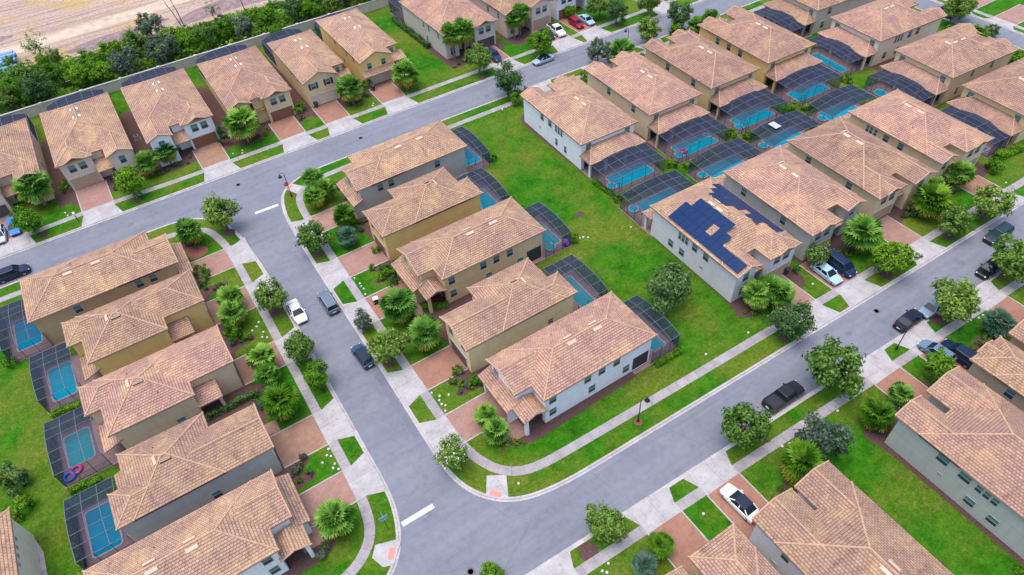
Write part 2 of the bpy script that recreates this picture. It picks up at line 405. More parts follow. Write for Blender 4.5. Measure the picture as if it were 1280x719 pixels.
# ------------------------------------------------------------------ ground
def offset(pts, d, closed=False):
    """move a polyline sideways (left is +d)"""
    out = []; n = len(pts)
    for i in range(n):
        p = Vector(pts[i])
        a = Vector(pts[i-1]) if (i > 0 or closed) else None
        b = Vector(pts[(i+1) % n]) if (i < n-1 or closed) else None
        d0 = (p-a).normalized() if a is not None else (b-p).normalized()
        d1 = (b-p).normalized() if b is not None else d0
        n0 = Vector((-d0.y, d0.x)); n1 = Vector((-d1.y, d1.x))
        k = (n0+n1); k = k/max(.3, k.length_squared)*2
        out.append((p.x+k.x*d, p.y+k.y*d))
    return out
def smooth(pts, it=2):
    for _ in range(it):
        q = [pts[0]]
        for a, b in zip(pts, pts[1:]):
            if math.dist(a, b) > 6: q += [tuple(a[i]+(b[i]-a[i])*min(.3, 1.5/math.dist(a,b)) for i in (0,1)), tuple(b[i]+(a[i]-b[i])*min(.3, 1.5/math.dist(a,b)) for i in (0,1))]
            else: q += [(a[0]*.75+b[0]*.25, a[1]*.75+b[1]*.25), (a[0]*.25+b[0]*.75, a[1]*.25+b[1]*.75)]
        q.append(pts[-1]); pts = q
    return pts
def poly(mb, pts, z, m=0):
    area = sum(a[0]*b[1]-b[0]*a[1] for a, b in zip(pts, pts[1:]+pts[:1]))
    if area < 0: pts = pts[::-1]
    for t in tessellate_polygon([[Vector((x, y, 0)) for x, y in pts]]):
        q = [pts[i] for i in t]
        if (q[1][0]-q[0][0])*(q[2][1]-q[0][1])-(q[2][0]-q[0][0])*(q[1][1]-q[0][1]) < 0: q = q[::-1]
        mb.face([(x, y, z) for x, y in q], m)
def strip(mb, pts, w, z, m=0):
    l = offset(pts, w/2); r = offset(pts, -w/2); s = 0
    for i in range(len(pts)-1):
        e = math.dist(pts[i], pts[i+1])
        mb.face([(*r[i], z), (*r[i+1], z), (*l[i+1], z), (*l[i], z)], m, [(s, 0), (s+e, 0), (s+e, w), (s, w)]); s += e
def sheet(name, pts, z, mt):
    mb = MB(); poly(mb, pts, z); return struct(name, mb, mt)

mb = MB(); mb.face([(-3000,-3000,-.5),(3000,-3000,-.5),(3000,3000,-.5),(-3000,3000,-.5)]); struct('ground', mb, M['grass'])
mb = MB(); mb.face([(-150,12,-.12),(230,12,-.12),(230,100,-.12),(-150,100,-.12)]); struct('road', mb, M['asphalt'])
WEST = [(-140,89.4),(-6,87.0),(-3,86.85),(-.8,86.2),(.9,84.9),(2.2,83.2),(3.1,81.2),(3.75,78.2),(4.05,74.5),(4.25,70),(4.35,58),(4.25,48),(4.22,37.5),(4.22,34.5),(4.0,32),(3.5,30),(2.7,28.2),(1.5,26.7),(0,25.7),(-2,25.2),(-140,28.6)]
EAST = [(127.2,26.5),(127.2,80),(125.8,83.5),(122,84.7),(60,85.82),(20,86.5),(16.5,86.4),(14.6,86.0),(12.8,85.1),(11.5,84.0),(10.7,82.4),(10.1,80),(9.8,77.5),(9.7,74),(9.6,68),(9.6,48),(9.5,38),(9.45,33),(9.7,31),(10.3,29.2),(11.3,27.6),(12.8,26.2),(14.7,25.3),(17,24.8),(20,24.5),(60,23.55),(122,22.2),(125.5,23.3)]
SOUTH = [(-140,-90),(200,-90),(200,13.9),(62,18.18),(45,18.72),(10,19.8),(-140,24.4)]
NORTH = [(-140,95.2),(-24,93.25),(60,91.95),(200,89.8),(200,139),(-140,139)]
FAR = [(131.7,17),(220,15),(220,88),(131.7,88)]
for nm, E_ in (('lawn', WEST), ('lawn', EAST), ('lawn', SOUTH), ('lawn', NORTH), ('lawn', FAR)):
    pts = smooth(E_, 2) if E_ in (WEST, EAST) else E_
    area = sum(a[0]*b[1]-b[0]*a[1] for a, b in zip(pts, pts[1:]+pts[:1]))
    if area < 0: pts = pts[::-1]
    rings = [(0, -.115), (.2, -.09), (.23, -.005), (.27, .006), (.44, .006), (.44, -.02)]
    loops = [[(x, y, z) for x, y in offset(pts, d, True)] for d, z in rings]
    kb = MB(); n = len(pts); s = 0
    for i in range(n):
        j = (i+1) % n; e = math.dist(pts[i], pts[j])
        for a, b in zip(loops, loops[1:]):
            kb.face([a[i], a[j], b[j], b[i]], 0, [(s,0),(s+e,0),(s+e,.1),(s,.1)])
        s += e
    struct('kerb', kb, M['kerb'])
    lw = MB(); poly(lw, [(x, y) for x, y, z in loops[-1]], 0); struct('lawn', lw, M['grass'])

# road repairs, stop lines
mb = MB(); poly(mb, [(8.65,47),(8.72,37.3),(9.3,37.2),(9.38,47)], -.114); struct('road_patch', mb, M['patch'])
mb = MB(); poly(mb, [(60,89.8),(71,89.7),(71,89.2),(60,89.3)], -.114); struct('road_patch', mb, M['patch'])
for a, b in (((6.75,81.8),(10.05,81.66)), ((3.62,29.9),(6.9,29.88))):
    mb = MB(); strip(mb, [a, b], .5, -.112); struct('road_marking', mb, M['paint'])

# footpaths
WALKS = [
 [(-100,86.1),(-6,84.25),(-2.5,83.7),(-.8,83.0),(.3,81.9),(.9,80),(1.4,77.5),(1.6,74),(1.65,68),(1.65,36.5),(1.5,33.5),(1.1,31.3),(.2,29.8),(-1.5,28.6),(-4,28.0),(-60,28.8)],
 [(110,82.3),(50,83.35),(39,83.5),(20,83.9),(16.5,83.7),(14.3,82.9),(13.0,81.3),(12.55,79.2),(12.4,76.5),(12.2,70),(12.1,48),(12.1,36.5),(12.35,33.5),(12.9,31.3),(13.9,29.4),(15.5,28.1),(18,27.5),(35.5,27.0),(48.4,26.7),(74,25.95),(120,24.8)],
 [(-100,20.8),(14,17.3),(32.6,16.75),(55,16.0),(73,15.5),(150,13.2)],
 [(-100,97.2),(-24,96.25),(-12,96.6),(0,96.0),(60,95.4),(150,94.2)],
 [(133.6,18),(133.6,88)]]
for w in WALKS:
    mb = MB(); strip(mb, smooth(w, 2), .98, .016); struct('footpath', mb, M['walk'])
# corner ramps with their tactile pads
for q, pad in (([(.75,29.5),(2.75,28.8),(2.75,28.4),(1.3,26.95),(.45,27.3),(.0,28.6)], (1.62,27.95,55)), ([(12.6,29.6),(14.2,28.6),(13.1,26.5),(11.5,27.9)], (12.35,27.55,-48)), ([(12.1,84.2),(13.2,85.1),(14.6,83.2),(13.2,82.0)], (12.75,84.35,40))):
    sheet('kerb_ramp', q, .010, M['apron'])
    c, s = math.cos(math.radians(pad[2])), math.sin(math.radians(pad[2]))
    sheet('tactile_pad', [(pad[0]+a*c-b*s, pad[1]+a*s+b*c) for a, b in ((-.55,-.27),(.55,-.27),(.55,.27),(-.55,.27))], .021, M['tactile'])

def drive(kind, a, b, fr, walk, kerb, mt, flare=.75):
    """paved drive from the house front to the path and the concrete apron from the path to the kerb.
    kind 'u': runs along u (a..b in v) ; 'v': runs along v (a..b in u)"""
    def T(p, q): return (q, p) if kind == 'u' else (p, q)
    sheet('driveway', [T(a, fr), T(b, fr), T(b, walk[1]), T(a, walk[1])], .012, M[mt])
    mb = MB()
    f = flare
    pts = [T(a-.1, walk[0]), T(b+.1, walk[0]), T(b+f, kerb), T(a-f, kerb)]
    ar = sum(p[0]*q[1]-q[0]*p[1] for p, q in zip(pts, pts[1:]+pts[:1]))
    uv = [(0,0),(b-a+.2,0),(b-a+.2+f,2),(-f,2)]
    if ar < 0: pts = pts[::-1]; uv = uv[::-1]
    mb.face([(x, y, .008) for x, y in pts], 0, uv)
    struct('driveway_apron', mb, M['apron'])
    # the path is poured lighter where it crosses the drive
    q = [T(a-.1, walk[0]), T(b+.1, walk[0]), T(b+.1, walk[1]), T(a-.1, walk[1])]
    mb = MB(); ar = sum(p[0]*r[1]-r[0]*p[1] for p, r in zip(q, q[1:]+q[:1]))
    uv = [(0,0),(b-a+.2,0),(b-a+.2,1),(0,1)]
    if ar < 0: q = q[::-1]; uv = uv[::-1]
    mb.face([(x, y, .020) for x, y in q], 0, uv)
    struct('driveway_apron', mb, M['apron'])
    # pale edging along the drive
    for e in (a-.07, b+.07):
        mb = MB(); strip(mb, [T(e, fr), T(e, walk[1])], .13, .017); struct('driveway_edging', mb, M['kerb'])

CW = (11.6, 12.6); LW = (2.15, 1.15)
for a, b, fr, mt in ((72.3,76.2,18.9,'paver_pink'),(62.3,66.4,17.9,'paver_pink'),(53.8,57.85,18.3,'paver_red'),(41.7,45.5,17.5,'paver_red'),(34.0,37.8,18.5,'paver_pink')):
    drive('u', a, b, fr, CW, 9.9, mt)
for a, b, fr, mt in ((72.9,76.9,-4.6,'paver_pink'),(64.4,68.6,-3.8,'paver_tan'),(53.85,57.8,-3.6,'paver_red'),(41.7,45.8,-3.5,'paver_tan'),(34.4,38.0,-4.4,'paver_pink')):
    drive('u', a, b, fr, LW, 3.94, mt)
for a, b, fr, mt in ((-24.9,-20.7,102.6,'paver_pink'),(-13.5,-9.4,102.8,'paver_pink'),(3.6,7.6,102.4,'paver_tan'),(15.8,19.8,102.2,'paver_red'),(23.3,27.4,102.2,'paver_red'),(33.3,37.4,102.6,'paver_red'),(54.0,58.0,101.6,'paver_red'),(66.6,70.8,102.0,'paver_pink'),(73.0,77.0,102.0,'paver_red'),(89.5,93.5,102,'paver_red')):
    wv = 96.2-.011*(a+2); drive('v', a, b, fr, (wv-.55, wv+.5), 93.17-.0155*(a+2), mt)
for a, b, fr, mt in ((51.4,55.4,32,'paver_pink'),(58.4,62.4,31.8,'paver_red'),(70.2,74.1,31.5,'paver_pink'),(86.5,90.5,31.2,'paver_red')):
    wv = 27.5-.0195*(a+2); drive('v', a, b, fr, (wv-.5-.15, wv+.35), 25.26-.02375*(a+2), mt)
for a, b, fr, mt in ((51.1,54.95,10.6,'paver_red'),(58.0,61.9,10.6,'paver_red'),(69.3,73.1,10.6,'paver_red'),(28.5,32.4,11.2,'paver_red'),(21.6,25.4,11.7,'paver_red'),(10.4,14.2,11.4,'paver_red')):
    wv = 17.85-.034*(a+2); drive('v', a, b, fr, (wv+.5, wv-.5), 19.8-.031*(a+2), mt)
for a, b, fr in ((54.6,58.6,78.2),(66.2,70.2,78.2),(78.4,82.4,78.2),(90,94,78.2)):
    wv = 84.3-.018*(a+2); drive('v', a, b, fr, (wv+.5, wv-.5), 86.54-.017*(a+2), 'paver_pink')
for a, b in ((58.0,62.0),(50.4,54.2)):
    drive('u', a, b, 142, (133.1,134.1), 132.15, 'paver_pink')
# front paths beside the garages
for q, mt in (([(18.5,34.0),(18.5,31.2),(15.9,31.2),(15.9,34.0)],'paver_pink'),([(17.6,53.8),(17.6,51.6),(16.4,51.6),(16.4,53.8)],'paver_pink'),([(-4.9,34.4),(-4.9,32.4),(-3.0,32.4),(-3.0,34.4)],'paver_pink'),([(-3.7,46.0),(-3.7,47.6),(-2.3,47.6),(-2.3,46.0)],'paver_pink')):
    sheet('paved_path', q, .012, M[mt])

# planting beds of bark mulch
def bed(pts, mt='mulch', z=.005): return sheet('planting_bed', smooth(pts+pts[:1], 2)[:-1], z, M[mt])
for y0, y1, x in ((71.0,80.2,18.9),(60.8,69.8,17.6),(50.3,59.2,18.2),(40.0,48.6,17.2),(30.6,39,18.3)):
    bed([(x-1.6,y0),(x-2.6,y0+1.2),(x-1.8,y0+2),(x+.2,y0+2.6),(x+.2,y1-1),(x-1.2,y1),(x-3.4,y1-.2),(x-3.6,y1+.9),(x,y1+1.1),(x+16,y1+.9),(x+16,y0-.2),(x,y0-.6)])
for y0, y1, x in ((71.8,81,-4.4),(61.5,70.4,-3.5),(51,60,-3.4),(40.4,49.4,-3.3),(31.2,39.4,-4.2)):
    bed([(x+1.4,y0),(x+2.6,y0+1.0),(x+1.6,y0+2),(x-.2,y0+2.4),(x-.2,y1-1.2),(x+1.6,y1-.6),(x+3.0,y1-.6),(x+3.2,y1+.6),(x,y1+.9),(x-15,y1+.8),(x-15,y0-.2),(x,y0-.4)])
for x0, x1 in ((-14.4,-3.4),(-2.4,8.8),(10.2,21.2),(22.5,31.4),(32.6,41.4),(48.1,59.5),(61,71.6)):
    bed([(x0,99.5),(x0+.6,98.6),(x0+4,98.8),(x0+6,99.4),(x1-2.5,98.6),(x1,99.3),(x1+.5,103),(x1+.3,119),(x0-.3,119),(x0-.4,103)])
for x0, x1 in ((46.6,57.4),(58.2,69.6),(70,81.2),(82,93.4)):
    bed([(x0-.2,30.2),(x0+.8,29.2),(x0+3,28.8),(x0+5,30),(x1-3,29.0),(x1-.4,29.2),(x1,32),(x1,47.6),(x0+1.0,47.6),(x0+.5,32)])
for x0, x1 in ((27.4,37.6),(45.5,55.8),(56.6,66.6),(68,78)):
    bed([(x0+.1,-6),(x0+.1,10.6),(x0-.6,12.2),(x0+1.2,13.4),(x0+3,12.4),(x1-3,13.2),(x1-.8,13.6),(x1+.4,12),(x1+.3,-6)])
for x0, x1 in ((48.6,59.2),(60.2,71),(72.2,83),(83.8,95.6)):
    bed([(x0-.2,60),(x0-.3,79),(x0+3,79.8),(x1-3,79.6),(x1+.3,79),(x1,60)])
bed([(103,67.6),(103,40),(120,40),(120,67.6)])
for x0, x1, y0, y1 in ((-3.95,-1.75,99.8,121),(8.2,10.8,99.6,121),(20.7,23.1,99.8,121),(-16.2,-13.8,100,121),(30.8,33.2,100,121)):
    bed([(x0,y0),(x1,y0+.4),(x1,y1),(x0,y1)], 'mulch', .007)
# bed of red bark under the palm at the corner
bed([(-3.4,80.2),(-1.7,80.0),(-.6,78.6),(-1.2,77.4),(-3.4,77.3)], 'redmulch', .009)
# bare earth rings round the street trees
for x, y, r in (((2.56, 79.76)+(.8,)),((10.88, 68.38)+(.7,)),((2.85, 62.02)+(.8,)),((10.75, 47.19)+(.6,)),((48.21, 25.15)+(.6,)),((65.22, 24.86)+(.8,)),((76.75, 24.65)+(.8,)),((83.53, 24.52)+(.6,)),((-18.87, 94.92)+(.6,)),((-6.38, 94.71)+(.6,)),((16.2, 18.35)+(.9,)),((63.83, 17.26)+(.9,)),((12.27, 82.02)+(.4,)),((28.31, 25.98)+(.45,)),((42.71, 54.93)+(.6,)),((50.5, 92.94)+(.7,)),((79.92, 93.79)+(.8,))):
    bed([(x+r*math.cos(a)*random.uniform(.8,1.15), y+r*math.sin(a)*random.uniform(.8,1.15)) for a in [k*PI/5 for k in range(10)]], 'mulch' if r > .5 else 'redmulch', .009)

# building site beyond the estate wall: graded sand, ditch
mb = MB(); mb.face([(-400,139,-.06),(700,139,-.06),(700,900,-.06),(-400,900,-.06)]); struct('ground', mb, M['scrub'])
sheet('sand_field', [(-300,152),(-40,153.5),(-18,150.5),(-5,147.2),(8,145.6),(20,146),(32,145),(60,146),(400,150),(400,600),(-300,600)], -.03, M['sand'])
mb = MB(); strip(mb, smooth([(-16,141.2),(-8,143.4),(10,144.3),(22,143.7),(34,143.5),(60,144.5)], 2), 1.1, -.02); struct('ditch', mb, M['ditch'])
mb = MB(); strip(mb, smooth([(-60,157.2),(-20,158.6),(10,160),(40,163)], 2), 4.5, -.022); struct('haul_track', mb, plain('packed_sand', (.52,.40,.31), .95, var=.3, vscale=.5))
WM = plain('wet_mud', (.25,.165,.165), .85, var=.5, vscale=.9)
for q in ([(-8.5,151),(-5,152.5),(0,153.6),(6,153.2),(10,154),(13,152.5),(9,150.6),(5,149.6),(1,148.6),(-4,148.4),(-7,149.4)], [(12,149),(15,152.5),(22,154.6),(30,154.2),(40,155.5),(44,150),(34,148),(24,148.4),(16,147.4)], [(-26,165),(-22,167.5),(-17,167),(-15,165),(-20,164)]):
    sheet('mud_patch', smooth(q+q[:1], 2)[:-1], -.019, WM)
# concrete path beside the corner house and the back-lawn dirt
mb = MB(); strip(mb, [(-25.9,47.9),(-25.4,46.2),(-25.35,40)], .7, .012); struct('paved_path', mb, M['walk'])
# ------------------------------------------------------------------ houses
SL = .417
def roof_block(mb, caps, x0, x1, y0, y1, z, ends='hh', axis='y', sl=SL, th=.17, cap='01'):
    sw = (lambda p: p) if axis == 'y' else (lambda p: (p[1], p[0], p[2]))
    if axis == 'x': x0, x1, y0, y1 = y0, y1, x0, x1
    hw = (x1-x0)/2; xr = (x0+x1)/2; h = hw*sl
    ya = y0+(hw if ends[0] == 'h' else 0); yb = y1-(hw if ends[1] == 'h' else 0)
    if ya > yb: ya = yb = (ya+yb)/2
    A, B, C_, D = (x0,y0,z), (x1,y0,z), (x1,y1,z), (x0,y1,z); R0, R1 = (xr,ya,z+h), (xr,yb,z+h)
    tops = [[A,R0,R1,D][::-1], [B,C_,R1,R0]]
    tops[0] = [D,A,R0,R1]
    if ends[0] == 'h': tops.append([A,B,R0])
    if ends[1] == 'h': tops.append([C_,D,R1])
    for t in tops:
        if axis == 'x': t = [sw(p) for p in t][::-1]
        k = min(range(len(t)), key=lambda i: t[i][2]+t[(i+1)%len(t)][2])
        e = (Vector(t[(k+1)%len(t)])-Vector(t[k])).normalized(); o = Vector(t[k])
        nn = (Vector(t[1])-Vector(t[0])).cross(Vector(t[2])-Vector(t[0])).normalized()
        u = nn.cross(e)
        mb.face(t, 0, [((Vector(p)-o).dot(e), (Vector(p)-o).dot(u)) for p in t])
        mb.face([(p[0],p[1],p[2]-th) for p in t][::-1], 1)
    rim = [A,B,C_,D]
    edges = [(B,C_),(D,A)] + ([(A,B)] if ends[0]=='h' else [(A,R0),(R0,B)]) + ([(C_,D)] if ends[1]=='h' else [(C_,R1),(R1,D)])
    for p, q in edges:
        p, q = sw(p), sw(q)
        if axis == 'x': p, q = q, p
        mb.face([(p[0],p[1],p[2]-th),(q[0],q[1],q[2]-th),q,p], 1)
    if cap:
        ln = [(R0,R1)] + (([(A,R0),(B,R0)] if ends[0]=='h' else [(A,R0),(R0,B)]) if '0' in cap else []) + (([(C_,R1),(D,R1)] if ends[1]=='h' else []) if '1' in cap else [])
        for p, q in ln:
            p, q = Vector(sw(p)), Vector(sw(q))
            if (q-p).length > .05:
                caps.tube([p+Vector((0,0,.005)), q+Vector((0,0,.005))], .085, 6)
    return h
def lean_roof(mb, caps, x0, x1, y0, y1, z, eave='F', hips='', sl=.36, th=.14):
    """single slope; eave names the low side (F y0, B y1, L x0, R x1); hips closes the named ends with a hip"""
    if eave in 'LR':
        f = lambda a, b, c: (b, a, c); a0, a1, b0, b1 = y0, y1, x0, x1
        lo, hi = (b0, b1) if eave == 'L' else (b1, b0)
    else:
        f = lambda a, b, c: (a, b, c); a0, a1, b0, b1 = x0, x1, y0, y1
        lo, hi = (b0, b1) if eave == 'F' else (b1, b0)
    d = abs(hi-lo); h = d*sl
    la = d*.75 if '0' in hips else 0; ra = d*.75 if '1' in hips else 0
    P = [f(a0,lo,z), f(a1,lo,z), f(a1-ra,hi,z+h), f(a0+la,hi,z+h)]
    faces = [P]
    if la: faces.append([f(a0,hi,z), P[0], P[3]])
    if ra: faces.append([P[1], f(a1,hi,z), P[2]])
    for t in faces:
        nn = (Vector(t[1])-Vector(t[0])).cross(Vector(t[2])-Vector(t[0]))
        if nn.z < 0: t = t[::-1]; nn = -nn
        nn.normalize(); e = Vector((0,0,1)).cross(nn).normalized(); u = nn.cross(e); o = Vector(P[0])
        mb.face(t, 0, [((Vector(p)-o).dot(e), (Vector(p)-o).dot(u)) for p in t])
        mb.face([(p[0],p[1],p[2]-th) for p in t][::-1], 1)
    rim = [f(a0,hi,z)] + P[:2] + [f(a1,hi,z)] if (la or ra) else P
    for p, q in zip(rim, rim[1:]+([rim[0]] if not (la or ra) else [])):
        mb.face([(p[0],p[1],p[2]-th),(q[0],q[1],q[2]-th),q,p], 1)
    for c, p in ((la, (P[0],P[3])), (ra, (P[1],P[2]))):
        if c: caps.tube([Vector(p[0]), Vector(p[1])], .08, 6)

NRM = {'F': (0,-1), 'B': (0,1), 'L': (-1,0), 'R': (1,0)}
def wpt(face, plane, a, z, d=0):
    n = NRM[face]
    return (plane+n[0]*d, a, z) if face in 'LR' else (a, plane+n[1]*d, z)
def rect_on(mb, face, plane, a0, a1, z0, z1, d0, d1, m=0):
    p = wpt(face, plane, a0, z0, d0); q = wpt(face, plane, a1, z1, d1)
    mb.box(min(p[0],q[0]), max(p[0],q[0]), min(p[1],q[1]), max(p[1],q[1]), z0, z1, m)
def window(par, face, plane, a, z, w=.8, h=1.1, shutters=False, fm='frame'):
    f = MB(); t = .045
    for a0, a1, z0, z1 in ((a-w/2-t,a-w/2,z-h/2-t,z+h/2+t),(a+w/2,a+w/2+t,z-h/2-t,z+h/2+t),(a-w/2,a+w/2,z+h/2,z+h/2+t),(a-w/2,a+w/2,z-h/2-t,z-h/2)):
        rect_on(f, face, plane, a0, a1, z0, z1, -.03, .045)
    rect_on(f, face, plane, a-w/2, a+w/2, z-.02, z+.02, -.03, .035)
    wo = f.build('window', M[fm], par)
    g = MB(); rect_on(g, face, plane, a-w/2, a+w/2, z, z+h/2, -.05, .018); rect_on(g, face, plane, a-w/2, a+w/2, z-h/2, z-.001, -.05, .014, 1); g.build('pane', [M['pane'], M['pane2']], wo)
    if shutters:
        for s in (-1, 1):
            g = MB(); c = a+s*(w/2+t+.19)
            rect_on(g, face, plane, c-.17, c+.17, z-h/2-.05, z+h/2+.05, -.02, .05)
            g.build('shutter', M['shutter'], wo)
def garage(par, plane, a, w=3.7, h=1.75, mt='g_tan', face='F'):
    f = MB(); n = 4
    for k in range(n):
        rect_on(f, face, plane, a-w/2, a+w/2, .04+k*h/n, .04+(k+1)*h/n-.025, -.03, .03)
    rect_on(f, face, plane, a-w/2, a+w/2, .04, .04+h, -.05, .012)
    g = f.build('garage_door', M[mt], par)
    t = MB()
    for a0, a1, z0, z1 in ((a-w/2-.12,a-w/2,0,h+.16),(a+w/2,a+w/2+.12,0,h+.16),(a-w/2,a+w/2,h+.045,h+.16)):
        rect_on(t, face, plane, a0, a1, z0, z1, -.03, .07)
    t.build('door_frame', M['frame'], g)
def door(par, face, plane, a, w=.8, h=1.75):
    f = MB(); rect_on(f, face, plane, a-w/2, a+w/2, .05, .05+h, -.03, .04); d = f.build('front_door', M['door'], par)
    g = MB(); rect_on(g, face, plane, a+w/2-.14, a+w/2-.08, .85, .95, .03, .1); g.build('handle', M['black'], d)

Z0 = 4.6
def house(label, x, y, rot, W, D, wall, blocks, lows=(), wins=(), gar=None, dr=None, walls=(), solids=(), vents=True, vent_white=False, z0=Z0, group='two storey tile roofed houses', extra=None):
    """local frame: street side at y=0, rear at y=D, x to the right seen from the street.
    blocks[0] is the main body: (x0,x1,y0,y1,ends,axis) measured at the eaves"""
    r = thing('house', label, 'house', x, y, rot, group)
    rf = MB(); cp = MB(); wl = MB()
    m0 = blocks[0]; ov = .38
    for i, b in enumerate(blocks):
        x0, x1, y0, y1, ends, ax = b[:6]; z = (b[6] if len(b) > 6 else z0)-.013*i
        h = roof_block(rf, cp, x0, x1, y0, y1, z, ends, ax, cap='01' if not i else '0' if y0 < m0[2] else '1')
        wx0, wx1, wy0, wy1 = x0+ov, x1-ov, y0+ov, y1-ov
        if i and z > 4:
            if y0 < m0[2]: wy1 = min(wy1, m0[2]+ov)
            elif y1 > m0[3]: wy0 = max(wy0, m0[3]-ov)
            elif x0 < m0[0]: wx1 = m0[0]+ov
            elif x1 > m0[1]: wx0 = m0[1]-ov
        if len(b) < 8 or b[7]: wl.box(wx0, wx1, wy0, wy1, -.1, z+.04)
        for k, e in enumerate(ends):            # gable ends
            if e != 'g': continue
            if ax == 'y':
                yy = (y0+ov, y0+ov+.5) if k == 0 else (y1-ov-.5, y1-ov); T = lambda a, c, q: (a, q, c); a0, a1 = wx0, wx1
            else:
                yy = (x0+ov, x0+ov+.5) if k == 0 else (x1-ov-.5, x1-ov); T = lambda a, c, q: (q, a, c); a0, a1 = wy0, wy1
            am = (x0+x1)/2 if ax == 'y' else (y0+y1)/2
            hp = z+h-.1
            p = [T(a0, z+.041, yy[0]), T(a1, z+.041, yy[0]), T(am, hp, yy[0])]; q = [T(a0, z+.041, yy[1]), T(a1, z+.041, yy[1]), T(am, hp, yy[1])]
            wl.face(p); wl.face(q[::-1]); wl.face([p[0],p[2],q[2],q[0]]); wl.face([p[2],p[1],q[1],q[2]])
    for b in solids: wl.box(*b)
    for l in lows:
        if l[0] == 'lean': lean_roof(rf, cp, *l[1:])
        else: roof_block(rf, cp, *l[1:])
    wl.build('wall', M['w_'+wall], r)
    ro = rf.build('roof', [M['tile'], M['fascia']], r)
    cp.build('ridge_cap', M['cap'], ro)
    # ridge ventilators either side of the main ridge
    x0, x1, y0, y1, ends, ax = m0[:6]; hw = min(x1-x0, y1-y0)/2; xm = (x0+x1)/2; ym = (y0+y1)/2
    if vents:
        spots = []
        if ax == 'y' and (y1-y0) > (x1-x0)*1.25:
            for t in (.30, .78): spots += [(xm-.45, y0+hw+(y1-y0-2*hw)*t, 1), (xm+.45, y0+hw+(y1-y0-2*hw)*t, -1)]
        elif ax == 'y': spots = [(xm-.5, y0+hw+.2, 1), (xm-.5, y1-hw-.2, 1), (xm, y1-hw+.7, 0)]
        else: spots = [(xm, ym-.45, 2)]
        for vx, vy, k in spots:
            v = MB(); dz = SL*abs(vx-xm) if k in (1,-1) else SL*.7
            zz = z0+hw*SL-dz
            lx, ly = (.15,.5) if k in (1,-1) else (.5,.15)
            if vent_white: lx, ly = .13, .3
            c = [(vx-lx,vy-ly),(vx+lx,vy-ly),(vx+lx,vy+ly),(vx-lx,vy+ly)]
            def zt(px, py): return z0+SL*min(px-x0, x1-px, py-y0 if ends[0]=='h' else 99, y1-py if ends[1]=='h' else 99)
            top = [(px,py,zt(px,py)+.13) for px,py in c]; bot = [(px,py,zt(px,py)-.05) for px,py in c]
            v.face(top)
            for i in range(4): v.face([bot[i],bot[(i+1)%4],top[(i+1)%4],top[i]])
            v.build('roof_vent', M['white' if vent_white else 'vent'], ro)
        for px, py in ((x0+hw*.45, y0+(y1-y0)*.35), (x1-hw*.5, y0+(y1-y0)*.6)):
            v = MB(); zz = z0+SL*min(px-x0, x1-px)
            v.tube([(px,py,zz-.05),(px,py,zz+.2)], .06, 7); v.build('vent_pipe', M['pipe'], ro)
    P = {'L': m0[0]+ov, 'R': m0[1]-ov, 'F': m0[2]+ov, 'B': m0[3]-ov}
    for w in wins:
        face, a, z = w[:3]; ww = w[3] if len(w) > 3 else .8; hh = w[4] if len(w) > 4 else 1.1
        pl = w[5] if len(w) > 5 and w[5] is not None else P[face]; sh = len(w) > 6 and w[6]
        if face in ('L', 'R') and abs(pl) < .001: pl = P[face]
        window(r, face, pl, a, z, ww, hh, sh)
    if gar: garage(r, *gar)
    if dr: door(r, *dr)
    for o in walls:                              # flat dark panels standing in for the shade in lanai mouths and porch arches
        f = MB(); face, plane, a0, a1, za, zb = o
        rect_on(f, face, plane, a0, a1, za, zb, -.03, .012); f.build('lanai_shade_panel', M['dark'], r)
    return r

# --- the two rows either side of the short street -------------------------------------------------
def narrow_deep(label, x, y, rot, s, W, wall, D=14.4, fend='g', gmt='g_tan', wins=(), yw=0):
    """front wing on one side, deep notch with a porch on the other (s=1: wing on the right)"""
    m = lambda a, b: (a, b) if s > 0 else (-b, -a)
    h = W/2; R_, L_ = ('R','L') if s > 0 else ('L','R')
    bl = [(*m(-h, h), 4.5, D-1.5, 'hh', 'y'), (*m(-h+1.95, h), 0, 9.5, fend+'h', 'y'), (*m(-h+3.8, h), D-6, D, 'hh', 'y')]
    lows = [('lean', *m(-h+.15, -h+2.5), 2.4, 4.95, 2.45, L_), ('lean', *m(-h+.3, h-4.2), D-2.2, D-.2, 2.35, 'B')]
    sol = [(*m(-h+.5, -h+.8), 2.6, 2.9, -.1, 2.4), (*m(h-4.3, h-4.0), D-.55, D-.3, -.1, 2.3)]
    ws = [('F', s*(h-1.55), 3.45, .85, 1.15, .38), ('F', s*(h-4.2), 3.45, .85, 1.15, .38), ('B', s*(h-2), 3.45, .9, 1.1, D-.38)] + ([] if (rot, s) == (90, 1) else [(L_, 6.5, 3.45), (L_, 10.2, 3.45), (L_, 9.5, 1.3)]) + list(wins)
    return house(label, x, y, rot+yw, W, D, wall, bl, lows, ws, (.38, s*(h-2.95), 3.4, 1.7, gmt), ('F', 4.5+.38, s*(-h+1.2)),
                 walls=[('B', D-1.5-.38, *m(-h+.7, h-4.4), .1, 2.1)], solids=sol)
